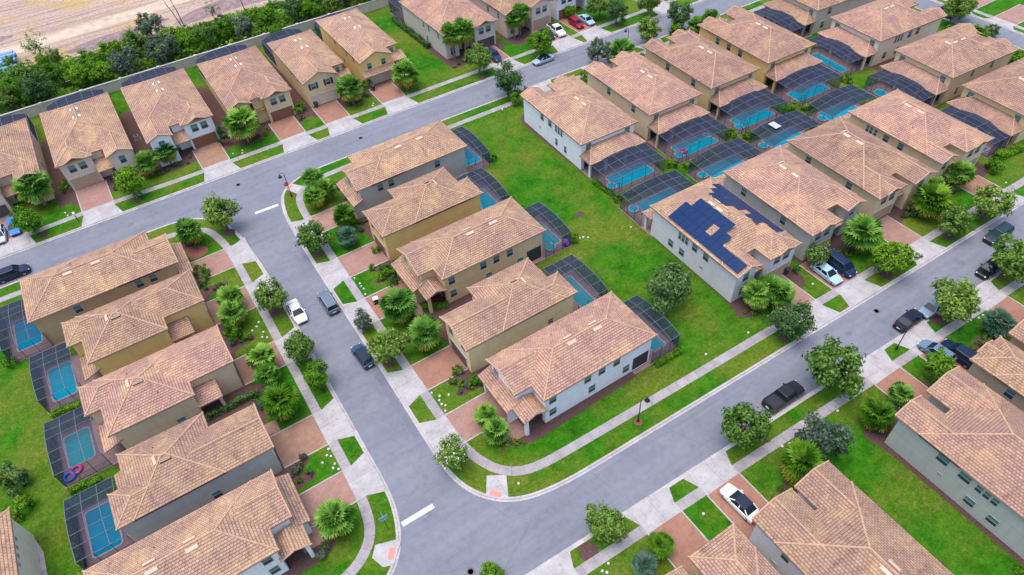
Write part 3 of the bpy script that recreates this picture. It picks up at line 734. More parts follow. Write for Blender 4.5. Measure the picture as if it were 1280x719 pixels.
def narrow_shallow(label, x, y, rot, s, W, wall, D=16.3, gmt='g_brown', yw=0):
    """gabled front wing over the garage with a lean-to, a gabled porch in the shallow notch (s=1: wing on the left)"""
    m = lambda a, b: (a, b) if s > 0 else (-b, -a)
    h = W/2; R_, L_ = ('R','L') if s > 0 else ('L','R')
    bl = [(*m(-h, h), 1.9, D, 'hh', 'y'), (*m(-h, h-2.2), 0, 6.5, 'gh', 'y')]
    lows = [('lean', *m(-h-.1, h-2.1), -1.15, .5, 2.6, 'F'), ('gable', *m(h-2.35, h+.05), -.45, 2.4, 2.75, 'gg', 'x')]
    sol = [(*m(h-.55, h-.2), -.15, .2, -.1, 2.62), (*m(-h+.25, -h+.55), -.75, .39, -.1, 2.6), (*m(h-2.75, h-2.45), -.75, .39, -.1, 2.6)]
    ws = [(R_, 3.2, 3.45), (R_, 7.5, 3.42), (R_, 9.3, 3.42), (R_, 11.2, 3.42), (R_, 3.2, 1.35), (R_, 8.1, 1.3), (R_, 12.6, 1.2), (L_, 5, 3.45), (L_, 9, 3.45),
          ('F', s*(-h+1.25), 3.3, .85, 1.3, .38), ('F', s*(h-3.4), 3.3, .8, 1.2, .38), ('B', -2, 3.45), ('B', 2, 3.45)]
    return house(label, x, y, rot+yw, W, D, wall, bl, lows, ws, (.38, s*(-h+2.85), 3.5, 1.75, gmt), ('F', 1.9+.38, s*(h-1.3)),
                 walls=[(R_, s*(h-.38), D-2.7, D-.6, .15, 2.15), ('B', D-.38, *m(-h+.7, h-1.0), .15, 2.1), (R_, s*(h-.38), -.0+2.0, 2.2, .1, .2)], solids=sol)
def narrow_wide(label, x, y, rot, s, W, wall, D=16.8, fend='g', gmt='g_tan', wins=(), yw=0):
    """like narrow_deep with a shallow notch and no rear wing (s=1: wing on the right)"""
    m = lambda a, b: (a, b) if s > 0 else (-b, -a)
    h = W/2; R_, L_ = ('R','L') if s > 0 else ('L','R')
    bl = [(*m(-h, h), 2.0, D, 'hh', 'y'), (*m(-h+2.1, h), 0, 7.0, fend+'h', 'y')]
    lows = [('lean', *m(-h+2.0, h+.1), -1.05, .5, 2.5, 'F')]
    sol = [(*m(h-.5, h-.2), -.75, .39, -.1, 2.45), (*m(-h+2.25, -h+2.55), -.75, .39, -.1, 2.45)]
    ws = [('F', s*(h-1.6), 3.45, .9, 1.2, .38), ('F', s*(h-4.1), 3.45, .9, 1.2, .38), (L_, 6.5, 3.45), (L_, 11, 3.45), ('B', -2, 3.45), ('B', 2, 3.45)] + list(wins)
    return house(label, x, y, rot+yw, W, D, wall, bl, lows, ws, (.38, s*(h-2.95), 3.5, 1.75, gmt), ('F', 2.0+.38, s*(-h+1.2)),
                 walls=[('B', D-.38, *m(-h+.8, h-1.2), .15, 2.1)], solids=sol)

narrow_wide('grey house topmost of the five in the middle row, beside the upper road', 18.8, 75.6, -90, 1, 8.0, 'grey', wins=[('R', 4.9, 3.45), ('R', 3.3, 3.45), ('R', 12, 3.45), ('R', 9, 1.2, .5, .4)])
narrow_deep('mustard house between the grey house and the tan house with a gabled porch', 17.6, 65.4, -90, 1, 7.9, 'gold', fend='h', gmt='g_brown', wins=[('R', 10.3, 1.3, .9, .5)])
narrow_shallow('tan house in the middle of the five, gabled porch behind a clipped hedge', 18.15, 54.7, -90, 1, 7.8, 'tan')
narrow_deep('pale yellow house next above the white house at the street corner', 17.2, 44.3, -90, 1, 7.7, 'yellow', D=14.3, gmt='g_dark', wins=[('R', 10.8, 1.7, .6, .7)])
narrow_shallow('white house on the corner lawn, lowest of the middle row of five', 18.3, 34.6, -90, 1, 7.6, 'white', D=16.2)
narrow_wide('brown house with its long side to the upper road, west of the short street', -4.4, 76.35, 90, -1, 8.3, 'brown', D=16.7, wins=[('L', 3.3, 3.5), ('L', 4.9, 3.5), ('L', 11.8, 3.5)])
narrow_deep('gold house second below the upper road on the west side of the short street', -3.5, 66.0, 90, 1, 8.0, 'gold', fend='h')
narrow_deep('beige house third in the west row, small porch roof in the side notch', -3.4, 55.4, 90, 1, 8.0, 'sand', wins=[('L', 6.9, 1.5)])
narrow_deep('grey walled house fourth in the west row, its pool holding deep blue water', -3.3, 45.0, 90, -1, 7.8, 'grey', D=14.2, wins=[('L', 6.3, 1.7)])
narrow_shallow('white house lowest in the west row, orange tinted roof and boxed porch at its front', -4.3, 35.2, 90, -1, 7.6, 'white', gmt='g_dark')

# --- wide houses ------------------------------------------------------------------------------------
def wide(label, x, y, rot, s, W, D, wall, ent=(2.6, 0.0), gar_end='h', gmt='g_tan', wins=(), lanai=0, garw=5.0, gy=0.0, main=2.4, dormer=True, gx=0.0, vent_white=False, rear_x=None, gar_dx=0, front=True, extra=(), shut=False, group='two storey tile roofed houses'):
    """s=1: the garage wing is on the right. ent = (width, y) of the gabled entrance wing on the other side"""
    h = W/2; m = lambda a, b: (a, b) if s > 0 else (-b, -a)
    bl = [(-h, h, main, D, 'hh', 'y'), (*m(h-garw-gx, h-gx), gy, main+5.2, gar_end+'h', 'y')]
    if ent: bl.append((*m(-h, -h+ent[0]+.9), ent[1], main+4, 'gh', 'y'))
    bl += list(extra)
    lows = []; sol = []
    gc = s*(h-gx-garw/2)
    if dormer: lows.append(('gable', gc-1.25, gc+1.25, gy-.06, gy+3.2, Z0+.10, 'gh', 'y'))
    if ent: lows.append(('lean', *m(-h+ent[0]+.6, h-gx-garw+.35), min(gy, ent[1])+.9, main+.5, 2.4, 'F'))
    op = []
    if lanai:
        lows.append(('lean', -h+.1, h-.1, D-.45, D+lanai, 2.55, 'B', '01', .42))
        for px in (-h+.55, -h*.35, h*.35, h-.55): sol.append((px-.17, px+.17, D+lanai-.75, D+lanai-.4, -.1, 2.5))
        op = [('B', D-.38, -h+.9, h-.9, .12, 2.1)]
    ws = [('F', gc-.72, 3.4, .95, 1.15, gy+.38, False), ('F', gc+.72, 3.4, .95, 1.15, gy+.38, False)]
    if ent: ws.append(('F', s*(-h+ent[0]/2+.45), 3.45, .8, 1.2, ent[1]+.38)); ws.append(('F', s*(-h+ent[0]/2+.45), 1.25, .9, 1.3, ent[1]+.38))
    ws += [('B', -h+1.6, 3.5, .85, 1.15), ('B', h-1.6, 3.5, .85, 1.15)] + list(wins)
    return house(label, x, y, rot, W, D, wall, bl, lows, ws, (gy+.38, gc+gar_dx, 3.6, 1.75, gmt), ('F', main+.38, s*(h-gx-garw-.75)), walls=op, solids=sol, vent_white=vent_white, group=group)

NG = 'houses backing onto the estate wall'
wide('pale house at the left edge with a blue car on its drive', -21.2, 102.4, 0, -1, 10.4, 17.3, 'pink', gmt='g_dark', vent_white=True, group=NG, wins=[('R', 5, 3.5), ('R', 11, 3.5), ('R', 8, 1.3)])
wide('pinkish beige house with an arched double window over its brown garage door', -8.95, 101.9, 0, -1, 10.3, 17.8, 'pink', ent=(2.9, -1.5), gy=.6, gmt='g_tan', vent_white=True, group=NG, wins=[('R', 6, 3.5), ('R', 12, 3.5)], extra=[(-.9, 1.5, 1.4, 8, 'hh', 'y')])
wide('white fronted house with a dark red brown garage door on the north side', 3.3, 101.6, 0, 1, 10.3, 18.1, 'white', ent=(2.9, -1.1), gy=.5, gmt='g_brown', vent_white=True, group=NG, wins=[('L', 6, 3.5), ('R', 6, 3.5)], extra=[(-1.5, .9, 1.6, 8, 'hh', 'y')])
wide('tan house with a grey brown garage door and round palm outside', 15.75, 101.6, 0, 1, 10.3, 18.0, 'tan', ent=(2.9, .2), gy=.2, gmt='g_brown', vent_white=True, group=NG, wins=[('L', 6, 3.5), ('L', 11, 3.5), ('R', 6, 3.5)], extra=[(-1.5, .9, 1.2, 8, 'hh', 'y')])
def slim(label, x, y, s, wall, D, gmt, shut, W=8.2):
    """one broad front gable, side porch"""
    h = W/2; m = lambda a, b: (a, b) if s > 0 else (-b, -a)
    bl = [(-h, h, 2.5, D, 'hh', 'y'), (*m(-h, h-2.2), 0, 8, 'gh', 'y')]
    lows = [('lean', *m(h-2.5, h+.6), 1.0, 3.0, 2.5, 'F')]
    if not shut: lows += [('lean', *m(-h+.1, h-2.1), -.9, .5, 2.35, 'F')]
    ws = [('F', s*(-h+1.7), 3.5, .75, 1.0, .38, shut), ('F', s*(-h+4.3), 3.5, .75, 1.0, .38, shut), ('F', s*(h-1.2), 3.5, .6, 1.0), ('L', 4, 3.5, .5, .9), ('L', 7, 3.5, .5, .9), ('L', 9, 1.3, .5, .9), ('L', 12, 3.5, .5, .9), ('R', 6, 3.5), ('R', 11, 3.5), ('B', -2, 3.5), ('B', 2, 3.5)]
    return house(label, x, y, 0, W, D, wall, bl, lows, ws, (.38, s*(-h+2.9), 3.8, 1.75, gmt), ('F', 2.88, s*(h-1.2)), solids=[(*m(h-.3, h), 1.2, 1.5, -.1, 2.45)], vent_white=True, group=NG)
slim('narrow tan house with two dark shuttered windows in its front gable', 26.9, 102.0, 1, 'tan', 17.2, 'g_cream', True)
slim('narrow yellow house next to the empty side lawn, stepped front gables', 37.0, 102.3, 1, 'gold', 19.6, 'g_cream', False)
wide('greige house with a dark blue car on its drive, right of the empty side lawn', 53.8, 101.3, 0, 1, 10.6, 18, 'greige', ent=(2.4, .6), gar_end='h', gmt='g_dark', group=NG, wins=[('L', 3.4, 3.4, .5, .9), ('L', 7, 3.4, .5, .9), ('L', 9, 3.4, .5, .9), ('L', 8, 1.3, .5, .9)])
wide('pinkish house at the top of the photo with a white pickup on its drive', 66.2, 101.4, 0, 1, 10.3, 18, 'pink', ent=(2.4, .4), gar_end='g', dormer=False, gmt='g_tan', group=NG, wins=[('L', 3.4, 3.4, .5, .9), ('L', 7, 3.4, .5, .9)])
wide('white house at the top of the photo, red car and silver car on its drive', 77.4, 101.8, 0, -1, 10.0, 18, 'white', ent=(2.4, .4), gmt='g_brown', group=NG, wins=[('L', 6, 3.4)])

EG = 'houses backing onto the inner pools, upper row'
ew = [('R', 6, 3.5), ('R', 12, 3.5)]
wide('white house at the head of the big lawn, lanai roof behind a pool cage', 53.6, 78.0, 178.2, -1, 9.9, 16.0, 'white', lanai=2.2, group=EG, wins=[('R', 5.6, 3.55), ('R', 7.7, 3.55), ('R', 9.3, 3.5, .4), ('R', 10.0, 3.5, .4), ('R', 10.7, 3.5, .4), ('R', 9.4, 1.3, .55), ('R', 11.7, 1.3, .55), ('R', 5, 1.5, .3, .3)])
wide('tan house directly right of the white house at the head of the big lawn', 65.8, 78.0, 178.2, -1, 9.9, 16.1, 'sand', lanai=2.2, group=EG, wins=ew)
wide('tan house second right of the white one at the head of the lawn', 77.7, 78.0, 178.2, -1, 9.9, 16.2, 'tan', lanai=2.2, group=EG, wins=ew)
wide('golden house with blue loungers beside its pool, end of the upper inner row', 89.9, 78.0, 178.2, 1, 10.4, 16.2, 'gold', lanai=2.2, group=EG, wins=[('R', 4.8, 3.5), ('R', 7.4, 3.5), ('R', 10, 3.5)], ent=(3, -.3))
FG = 'houses along the far side street'
fw = [('L', 11.2, 3.5, .4), ('L', 10.5, 3.5, .4), ('L', 9.8, 3.5, .4), ('L', 7.9, 3.5), ('L', 6, 3.5), ('L', 10, 1.3), ('L', 12.8, 1.3)]
wide('greige house at the top edge, arched pool cage against its low lanai roof', 119.8, 73.4, 86.5, 1, 10.4, 15.6, 'greige', lanai=2.2, group=FG, wins=[('L', 12, 3.5), ('L', 13, 1.3)])
wide('off white house with a row of three slim windows, by the far side street', 118.8, 60.2, 86.5, 1, 10.4, 15.6, 'cream', lanai=2.3, group=FG, wins=fw)
wide('tan house below the off white one on the far side street', 117.0, 47.0, 86.5, -1, 10.4, 15.0, 'sand', lanai=2.3, group=FG, wins=[('L', 9.5, 3.5, .6), ('L', 5, 3.5, .6), ('L', 9.5, 1.3, .6), ('L', 11.8, 1.3, .6)], extra=[(-1.4, 2.4, .6, 8, 'hh', 'y')])
wide('tan house cut by the right edge of the photo, dark pool cage behind it', 115.6, 34.8, 86.5, 1, 10.4, 15.0, 'tan', lanai=2.2, group=FG, wins=[('L', 9.5, 3.5), ('L', 5, 3.5)])
KG = 'houses fronting the lower street, inner side'
def el(*a): return [('L', 3.8+.8, 3.5), ('L', 11.2, 3.5)]
H_SOL = wide('pale house carrying blue solar panels on its roof, facing the lower street', 51.9, 31.7, -1.5, 1, 10.0, 15.1, 'pale', ent=(2.9, 0), lanai=1.4, group=KG, wins=[('L', 5.2, 3.5), ('L', 7.1, 3.5), ('L', 8.5, 3.5, .4), ('L', 9.1, 3.5, .4), ('L', 9.7, 3.5, .4), ('L', 9.0, 1.3), ('L', 11, 1.3), ('L', 5.6, 1.5, .3, .3)])
wide('grey house right of the solar panel house, light blue sedan on its drive', 63.8, 31.5, -2, -1, 10.1, 14.9, 'grey', ent=(2.4, .8), lanai=1.4, group=KG, wins=el())
wide('tan house second right of the solar panel house, lower street', 75.4, 31.2, -2, -1, 10.2, 15.0, 'sand', ent=(3.4, -.4), lanai=1.4, group=KG, wins=el())
wide('tan house last in the row of four on the lower street, three slim side windows', 87.4, 30.9, -2, 1, 10.2, 15.0, 'sand', ent=(2.3, .2), lanai=1.4, group=KG, garw=5.6, wins=[('L', 10.3, 3.5, .4), ('L', 11, 3.5, .4), ('L', 11.6, 3.5, .4), ('L', 8.6, 3.5), ('L', 6.3, 3.5)])
SG = 'houses on the near side of the lower street'
wide('sage grey house with teal tinted side windows, near side of the lower street', 50.6, 11.2, 180, -1, 9.6, 18.0, 'sage', ent=(2.9, 0), gar_end='g', dormer=False, group=SG, wins=[('R', 5.0, 3.5, 1.05, 1.0), ('R', 7.1, 3.5, 1.05, 1.0), ('R', 8.4, 3.5, .55, .9), ('R', 9.1, 3.5, .55, .9), ('R', 9.8, 3.5, .55, .9), ('R', 8.5, 1.3, .9, .95), ('R', 10.6, 1.3, .9, .95), ('R', 5.5, 1.6, .4, .3)])
wide('brown house behind the two dark cars on a drive, right edge', 61.9, 11.2, 180, 1, 9.8, 17, 'mocha', ent=(2.9, .3), group=SG, wins=[('R', 4.3, 3.5), ('R', 8, 3.5), ('R', 10, 1.3)])
wide('tan house corner showing at the right edge above the brown house', 73.6, 11.2, 180, 1, 9.8, 17, 'tan', ent=(2.9, .3), group=SG, wins=[('R', 4.3, 3.5)])
wide('house with a pale lavender side wall by the white car, bottom of the photo', 32.5, 11.5, 180, 1, 9.4, 18, 'lav', ent=(3.4, 0), gar_end='g', garw=4.8, dormer=False, group=SG, wins=[('R', 3.6, 3.5, .7), ('R', 3, 1.2, .5, .3), ('R', 9, 3.5)])
wide('house showing little but its tan roof peak, left of the white car', 21.6, 12.1, 180, -1, 9.4, 18, 'tan', ent=(2.6, .3), gar_end='h', dormer=False, group=SG, wins=[('R', 5, 3.5)])
house('house corner at the bottom left edge with four tiny windows in a cream wall', -30.2, 38.6, 0, 10.0, 10, 'cream', [(-5, 5, 0, 10.2, 'hh', 'y')], wins=[('R', k, 3.4, .3, .3) for k in (5.0, 5.9, 6.8, 7.7)], dr=('F', .38, 0), vents=True)
# ------------------------------------------------------------------ solar panels of the one house that has them
def solar(r, label_parts, x0, x1, y0, y1, side):
    """panels on the left ('L') or right ('R') slope; cells are listed (row up the slope, column along it)"""
    h = (x1-x0)/2; c = math.cos(math.atan(SL)); pw, pl = .95, 1.42
    for row, col in label_parts:
        s0 = .35+row*(pl+.03); s1 = s0+pl
        a0 = y0+col*(pw+.025); a1 = a0+pw
        def pt(s, a, d=.11):
            x = s*c; z = Z0+x*SL+d
            return ((x0+x) if side == 'L' else (x1-x), a, z)
        q = [pt(s0,a0), pt(s0,a1), pt(s1,a1), pt(s1,a0)]
        if side == 'L': q = [q[0], q[3], q[2], q[1]]
        b = [(p[0],p[1],p[2]-.05) for p in q]
        mb = MB(); mb.face(q, 0, [(0,0),(pl,0),(pl,pw),(0,pw)])
        for i in range(4): mb.face([b[i], b[(i+1)%4], q[(i+1)%4], q[i]], 1)
        mb.build('solar_panel', [M['solar'], M['solarframe']], r)
cells = []
for row, cols in ((0, list(range(0,4))+list(range(4,12))), (1, [4,5]+list(range(7,12))), (2, list(range(5,11)))):
    cells += [(row, c) for c in cols]
solar(H_SOL, cells, -5, 5, .4, 15, 'L')
solar(H_SOL, [(0,c) for c in range(2,13)]+[(1,c) for c in list(range(4,6))+list(range(7,12))]+[(2,c) for c in range(8,11)], -5, 5, .6, 15, 'R')

# ------------------------------------------------------------------ pools and screen enclosures
def cage(where, x, y, rot, W, D, group, zs=2.3, zm=2.75, nrib=3, open_near=True):
    r = thing('screen_enclosure', 'screen enclosure '+where, 'pool cage', x, y, rot, group)
    h = W/2; prof = [(-h, zs), (-.62*h, zs+(zm-zs)*.62), (-.26*h, zm), (.26*h, zm), (.62*h, zs+(zm-zs)*.62), (h, zs)]
    fr = MB(); t = .054
    ys = [D*k/nrib for k in range(nrib+1)]
    for yy in ys:
        for p, q in zip(prof, prof[1:]): fr.bar((p[0],yy,p[1]), (q[0],yy,q[1]), t)
        for s in (-h, h):
            fr.bar((s,yy,0), (s,yy,zs), t)
    for px, pz in prof: fr.bar((px,0,pz), (px,D,pz), t*.9)
    for px, pz in prof[1:-1]: fr.bar((px,D,0), (px,D,pz), t*.9)
    for z in (.08, .85):
        fr.bar((-h,D,z), (h,D,z), t*.7)
        for s in (-h, h): fr.bar((s,0,z), (s,D,z), t*.7)
    fr.bar((-h,D,zs), (h,D,zs), t*.8)
    fr.build('frame', M['cage'], r)
    sc = MB()
    for p, q in zip(prof, prof[1:]):
        sc.face([(p[0],0,p[1]), (q[0],0,q[1]), (q[0],D,q[1]), (p[0],D,p[1])])
    sc.face([(-h,D,0)]+[(h,D,0)]+[(px,D,pz) for px, pz in prof[::-1]], 1)
    for s in (-h, h): sc.face([(s,0,0),(s,D,0),(s,D,zs),(s,0,zs)], 1)
    sc.build('screen', [M['screen'], M['screenw']], r)
    # door in the outer wall
    d = MB(); xd = h*.8
    for a, b in (((xd-.4,D+.03,.05),(xd-.4,D+.03,1.8)), ((xd+.4,D+.03,.05),(xd+.4,D+.03,1.8)), ((xd-.4,D+.03,1.8),(xd+.4,D+.03,1.8)), ((xd-.4,D+.03,.9),(xd+.4,D+.03,.9))): d.bar(a, b, .07)
    d.build('screen_door', M['cage'], r)
    dk = MB(); c, s_ = math.cos(math.radians(rot)), math.sin(math.radians(rot))
    poly(dk, [(x+a*c-b*s_, y+a*s_+b*c) for a, b in ((-h-.12,-2.3),(h+.12,-2.3),(h+.12,D+.15),(-h-.12,D+.15))], .013)
    struct('pool_deck', dk, M['deck'])
    return r
def rounded(x0, x1, y0, y1, r, n=4):
    o = []
    for cx, cy, a0 in ((x1-r,y1-r,0),(x0+r,y1-r,90),(x0+r,y0+r,180),(x1-r,y0+r,270)):
        for k in range(n+1):
            a = math.radians(a0+90*k/n); o.append((cx+r*math.cos(a), cy+r*math.sin(a)))
    return o
def pool(desc, x, y, rot, x0, x1, y0, y1, wm='water', rad=.25, spa=None, group='turquoise swimming pools'):
    r = thing('swimming_pool', desc, 'pool', x, y, rot, group)
    o = rounded(x0, x1, y0, y1, rad); i = offset(o, .16, True); w = offset(o, .155, True)
    mb = MB(); n = len(o)
    for k in range(n):
        j = (k+1) % n
        mb.face([(*o[k],.06),(*o[j],.06),(*i[j],.06),(*i[k],.06)]); mb.face([(*o[k],.0),(*o[j],.0),(*o[j],.06),(*o[k],.06)]); mb.face([(*i[j],.02),(*i[k],.02),(*i[k],.06),(*i[j],.06)])
    mb.build('coping', M['coping'], r)
    mb = MB(); poly(mb, w, .035); mb.build('water', M[wm], r)
    if spa:
        sx, sy, sr = spa
        mb = MB(); a = [(sx+sr*math.cos(2*PI*k/16), sy+sr*math.sin(2*PI*k/16)) for k in range(16)]; b = offset(a, .14, True)
        for k in range(16):
            j = (k+1) % 16
            mb.face([(*a[k],.2),(*a[j],.2),(*b[j],.2),(*b[k],.2)]); mb.face([(*a[k],0),(*a[j],0),(*a[j],.2),(*a[k],.2)]); mb.face([(*b[j],.1),(*b[k],.1),(*b[k],.2),(*b[j],.2)])
        sp = mb.build('spa', M['coping'], r)
        mb = MB(); poly(mb, b, .16); mb.build('water', M[wm], sp)
    return r
# middle row: cages open towards the big lawn (outward is +u)
for w_, x, y, W, D, px0, px1, py0, py1, wm, spa, d in (
  ('behind the grey house at the top of the middle row', 35.3, 75.4, 7.9, 3.6, -2.6, 2.4, .5, 3.2, 'water', None, 'pool beside the end wall of the grey house, middle row top'),
  ('behind the mustard house of the middle row', 32.0, 65.3, 7.2, 3.9, -2.2, 2.2, .6, 3.2, 'water', (-2.4, 1.4, .8), 'pool with round spa behind the mustard house, partly roof hidden'),
  ('behind the tan porch house, purple ball inside', 34.2, 54.4, 7.2, 4.0, -2.4, 2.4, 1.3, 3.5, 'waterg', (2.4, 1.6, .75), 'green tinted pool at the back of the tan porch house, ball near it'),
  ('behind the pale yellow house of the middle row', 31.6, 44.0, 7.0, 4.2, -2.6, 2.7, 1.2, 3.4, 'waterg', None, 'long pool at the back of the pale yellow house, middle row'),
  ('behind the white corner house, beside a bushy lawn tree', 34.1, 34.3, 7.1, 3.8, -.2, 2.6, 1.2, 3.2, 'waterg', None, 'pool sliver at the back corner of the white corner house')):
    cage(w_, x, y, -90, W, D, 'pool cages'); pool(d, x, y, -90, px0, px1, py0, py1, wm, .3, spa)
# west row (outward is -u)
for w_, x, y, W, D, px0, px1, py0, py1, wm, spa, d in (
  ('behind the brown house, cut by the left edge', -20.6, 76.2, 7.6, 4.4, -2.4, 3.2, .9, 3.8, 'waterd', (2.6, 1.0, .8), 'rounded deep blue pool of the brown house at the left edge'),
  ('behind the gold house of the west row', -18.3, 66.0, 7.0, 4.1, -2.4, 3.0, .9, 3.6, 'water', None, 'turquoise pool behind the gold house of the west row'),
  ('behind the beige house, pink and blue floats inside', -17.9, 55.5, 7.0, 4.3, -1.6, 2.8, 1.1, 3.8, 'waterg', None, 'sea green pool behind the beige house of the west row'),
  ('behind the grey walled house of the west row', -17.5, 45.2, 6.9, 4.3, -2.5, 2.9, 1.0, 3.8, 'waterd', None, 'deep blue pool with cut corners behind the grey walled house')):
    cage(w_, x, y, 90, W, D, 'pool cages'); pool(d, x, y, 90, px0, px1, py0, py1, wm, .45, spa)
# upper inner row (outward is -v)
for w_, x, y, d, spa in (
  ('behind the white house at the head of the lawn', 53.1, 59.9, 'pool with small spa behind the white house at the head of the lawn', (3.3, 3.0, .75)),
  ('of the tan house next to the white lawn house', 65.2, 59.8, 'pool with a white ring float on its water', (3.3, 3.2, .75)),
  ('of the second tan house along the upper inner row', 77.0, 59.8, 'pool with a round spa, second tan house of the upper inner row', (3.2, 3.2, .75)),
  ('of the golden house, blue loungers under it', 89.2, 59.7, 'pool and square spa beside the blue loungers', (-3.0, 1.2, .75))):
    cage(w_, x, y, 178.2, 9.2, 4.6, 'pool cages'); pool(d, x, y, 178.2, -3.8, 3.0, .8, 3.9, 'water', .2, spa)
# lower inner row (outward is +v)
for w_, x, y, d, spa in (
  ('behind the solar panel house', 52.2, 48.2, 'pool with spa corner behind the solar panel house', (-3.3, 3.2, .75)),
  ('behind the grey house beside the solar panel house', 64.4, 48.4, 'pool behind the grey house, next to the solar house', (-3.2, 2.9, .75)),
  ('with a pale reflection sheet on its roof', 76.1, 48.3, 'pool under the cage with a pale reflection sheet on top', (-3.2, 2.9, .75)),
  ('behind the last tan house of the lower inner row', 88.0, 48.2, 'pool behind the last tan house of the lower inner row', (-3.0, 2.6, .75))):
    cage(w_, x, y, -1.5, 9.2, 4.4, 'pool cages'); pool(d, x, y, -1.5, -2.5, 3.8, 1.3, 4.1, 'water', .2, spa)
# far side street (outward is -u)
for w_, x, y, d, wm in (
  ('of the greige house at the top edge', 102.4, 74.0, None, 'water'),
  ('behind the off white house by the far side street', 101.4, 61.2, 'long pool behind the off white house by the far side street', 'water'),
  ('behind the tan house below the off white one', 100.0, 47.8, 'round ended pool, mostly hidden behind a roof peak', 'water'),
  ('of the tan house cut by the right edge', 98.9, 35.6, 'deep blue pool corner near the right edge of the photo', 'waterd')):
    cage(w_, x, y, 86.5, 9.2, 3.6, 'pool cages')
    if d: pool(d, x, y, 86.5, -3.6, 3.4, 1.4, 3.3, wm, .5 if 'round' in d else .2)
# north row (outward is +v): only the dark roofs show
for w_, x, W, y in (('behind the pale house at the left edge', -21.2, 9.4, 119.5), ('behind the pinkish house with the arched window', -8.9, 9.0, 119.5), ('behind the white fronted north house', 3.1, 9.2, 119.5), ('behind the tan north house with palm', 15.8, 9.2, 119.4), ('behind the narrow house with shuttered windows', 26.9, 7.4, 119.0), ('behind the narrow yellow house by the side lawn', 37.2, 7.2, 121.7), ('behind the greige house at the top', 53.8, 9.4, 119.2)):
    cage(w_, x, y, 0, W, 6.6 if x != 37.2 else 4.4, 'pool cages', 2.4, 3.1)

# things around the pools
def ball(label, x, y, z, r, c1, c2, cat='ball'):
    mb = MB(); n = 12
    for i in range(8):
        a0, a1 = PI*i/8, PI*(i+1)/8
        for k in range(n):
            b0, b1 = 2*PI*k/n, 2*PI*(k+1)/n
            P = lambda a, b: (x+r*math.sin(a)*math.cos(b), y+r*math.sin(a)*math.sin(b), z+r*math.cos(a))
            q = [P(a0,b0), P(a1,b0), P(a1,b1), P(a0,b1)]
            if i == 0: q = q[1:] if False else [q[0], q[1], q[2]]
            if i == 7: q = [q[0], q[1], q[3]]
            mb.face(q, (k//2) % 2)
    return tag(mb.build('beach_ball', [c1, c2], smooth=True), label, cat)
PURP = plain('purple_vinyl', (.42,.05,.40), .4); BLU = plain('blue_vinyl', (.04,.16,.62), .4); PINK = plain('pink_vinyl', (.80,.10,.32), .4); TEAL = plain('teal_vinyl', (.05,.40,.42), .4)
def ring(name, label, x, y, z, R, r, m):
    mb = MB(); mb.tube([(x+R*math.cos(2*PI*k/18), y+R*math.sin(2*PI*k/18), z) for k in range(19)], r, 8, cap=False)
    return tag(mb.build(name, m, smooth=True), label, 'float')
a = (37.68, 51.19); ball('purple beach ball standing by the cage wall at the tan porch house', a[0], a[1], .5, .48, PURP, BLU)
a = (-21.01, 53.4); ring('pool_float', 'magenta ring float on the sea green pool', a[0], a[1], .14, .45, .16, PINK)
a = (-21.36, 53.32); ring('pool_float', 'blue ring float beside the magenta one', a[0]-.35, a[1]-.35, .14, .5, .17, BLU)
a = (68.42, 58.05); ring('pool_float', 'white ring float drifting on a turquoise pool', a[0], a[1], .12, .42, .14, M['white'])
a = (62.85, 57.2); ring('pool_float', 'pink float at the edge of the pool with the white ring', a[0], a[1], .2, .5, .2, PINK)
def lounger(label, x, y, rot, m, group):
    r = thing('lounger', label, 'lounger', x, y, rot, group)
    mb = MB(); mb.box(-.3,.3,-.9,.35,.26,.34); mb.build('seat', m, r)
    mb = MB(); mb.bar((0,.33,.32),(0,.9,.72), .58, .07); mb.build('backrest', m, r)
    for sx in (-.25,.25):
        for sy in (-.8,.3):
            l = MB(); l.bar((sx,sy,0),(sx,sy,.27), .06); l.build('leg', M['white'], r)
for a in ((93.18, 59.23), (94.65, 59.35), (95.64, 59.22)):
    lounger('blue lounger in the row under the golden house pool cage', a[0], a[1], 10, BLU, 'blue loungers')
# thin pale sheet added in place of a reflection on one cage
a = (74.54, 51.35); mb = MB(); mb.box(-.55,.55,-.75,.75,0,.05); o = mb.build('reflection_sheet', plain('grey_reflection', (.40,.42,.47), .6)); o.location = (a[0], a[1], 2.92); tag(o, 'pale sheet standing in for a reflection on a pool cage roof', 'reflection_sheet')
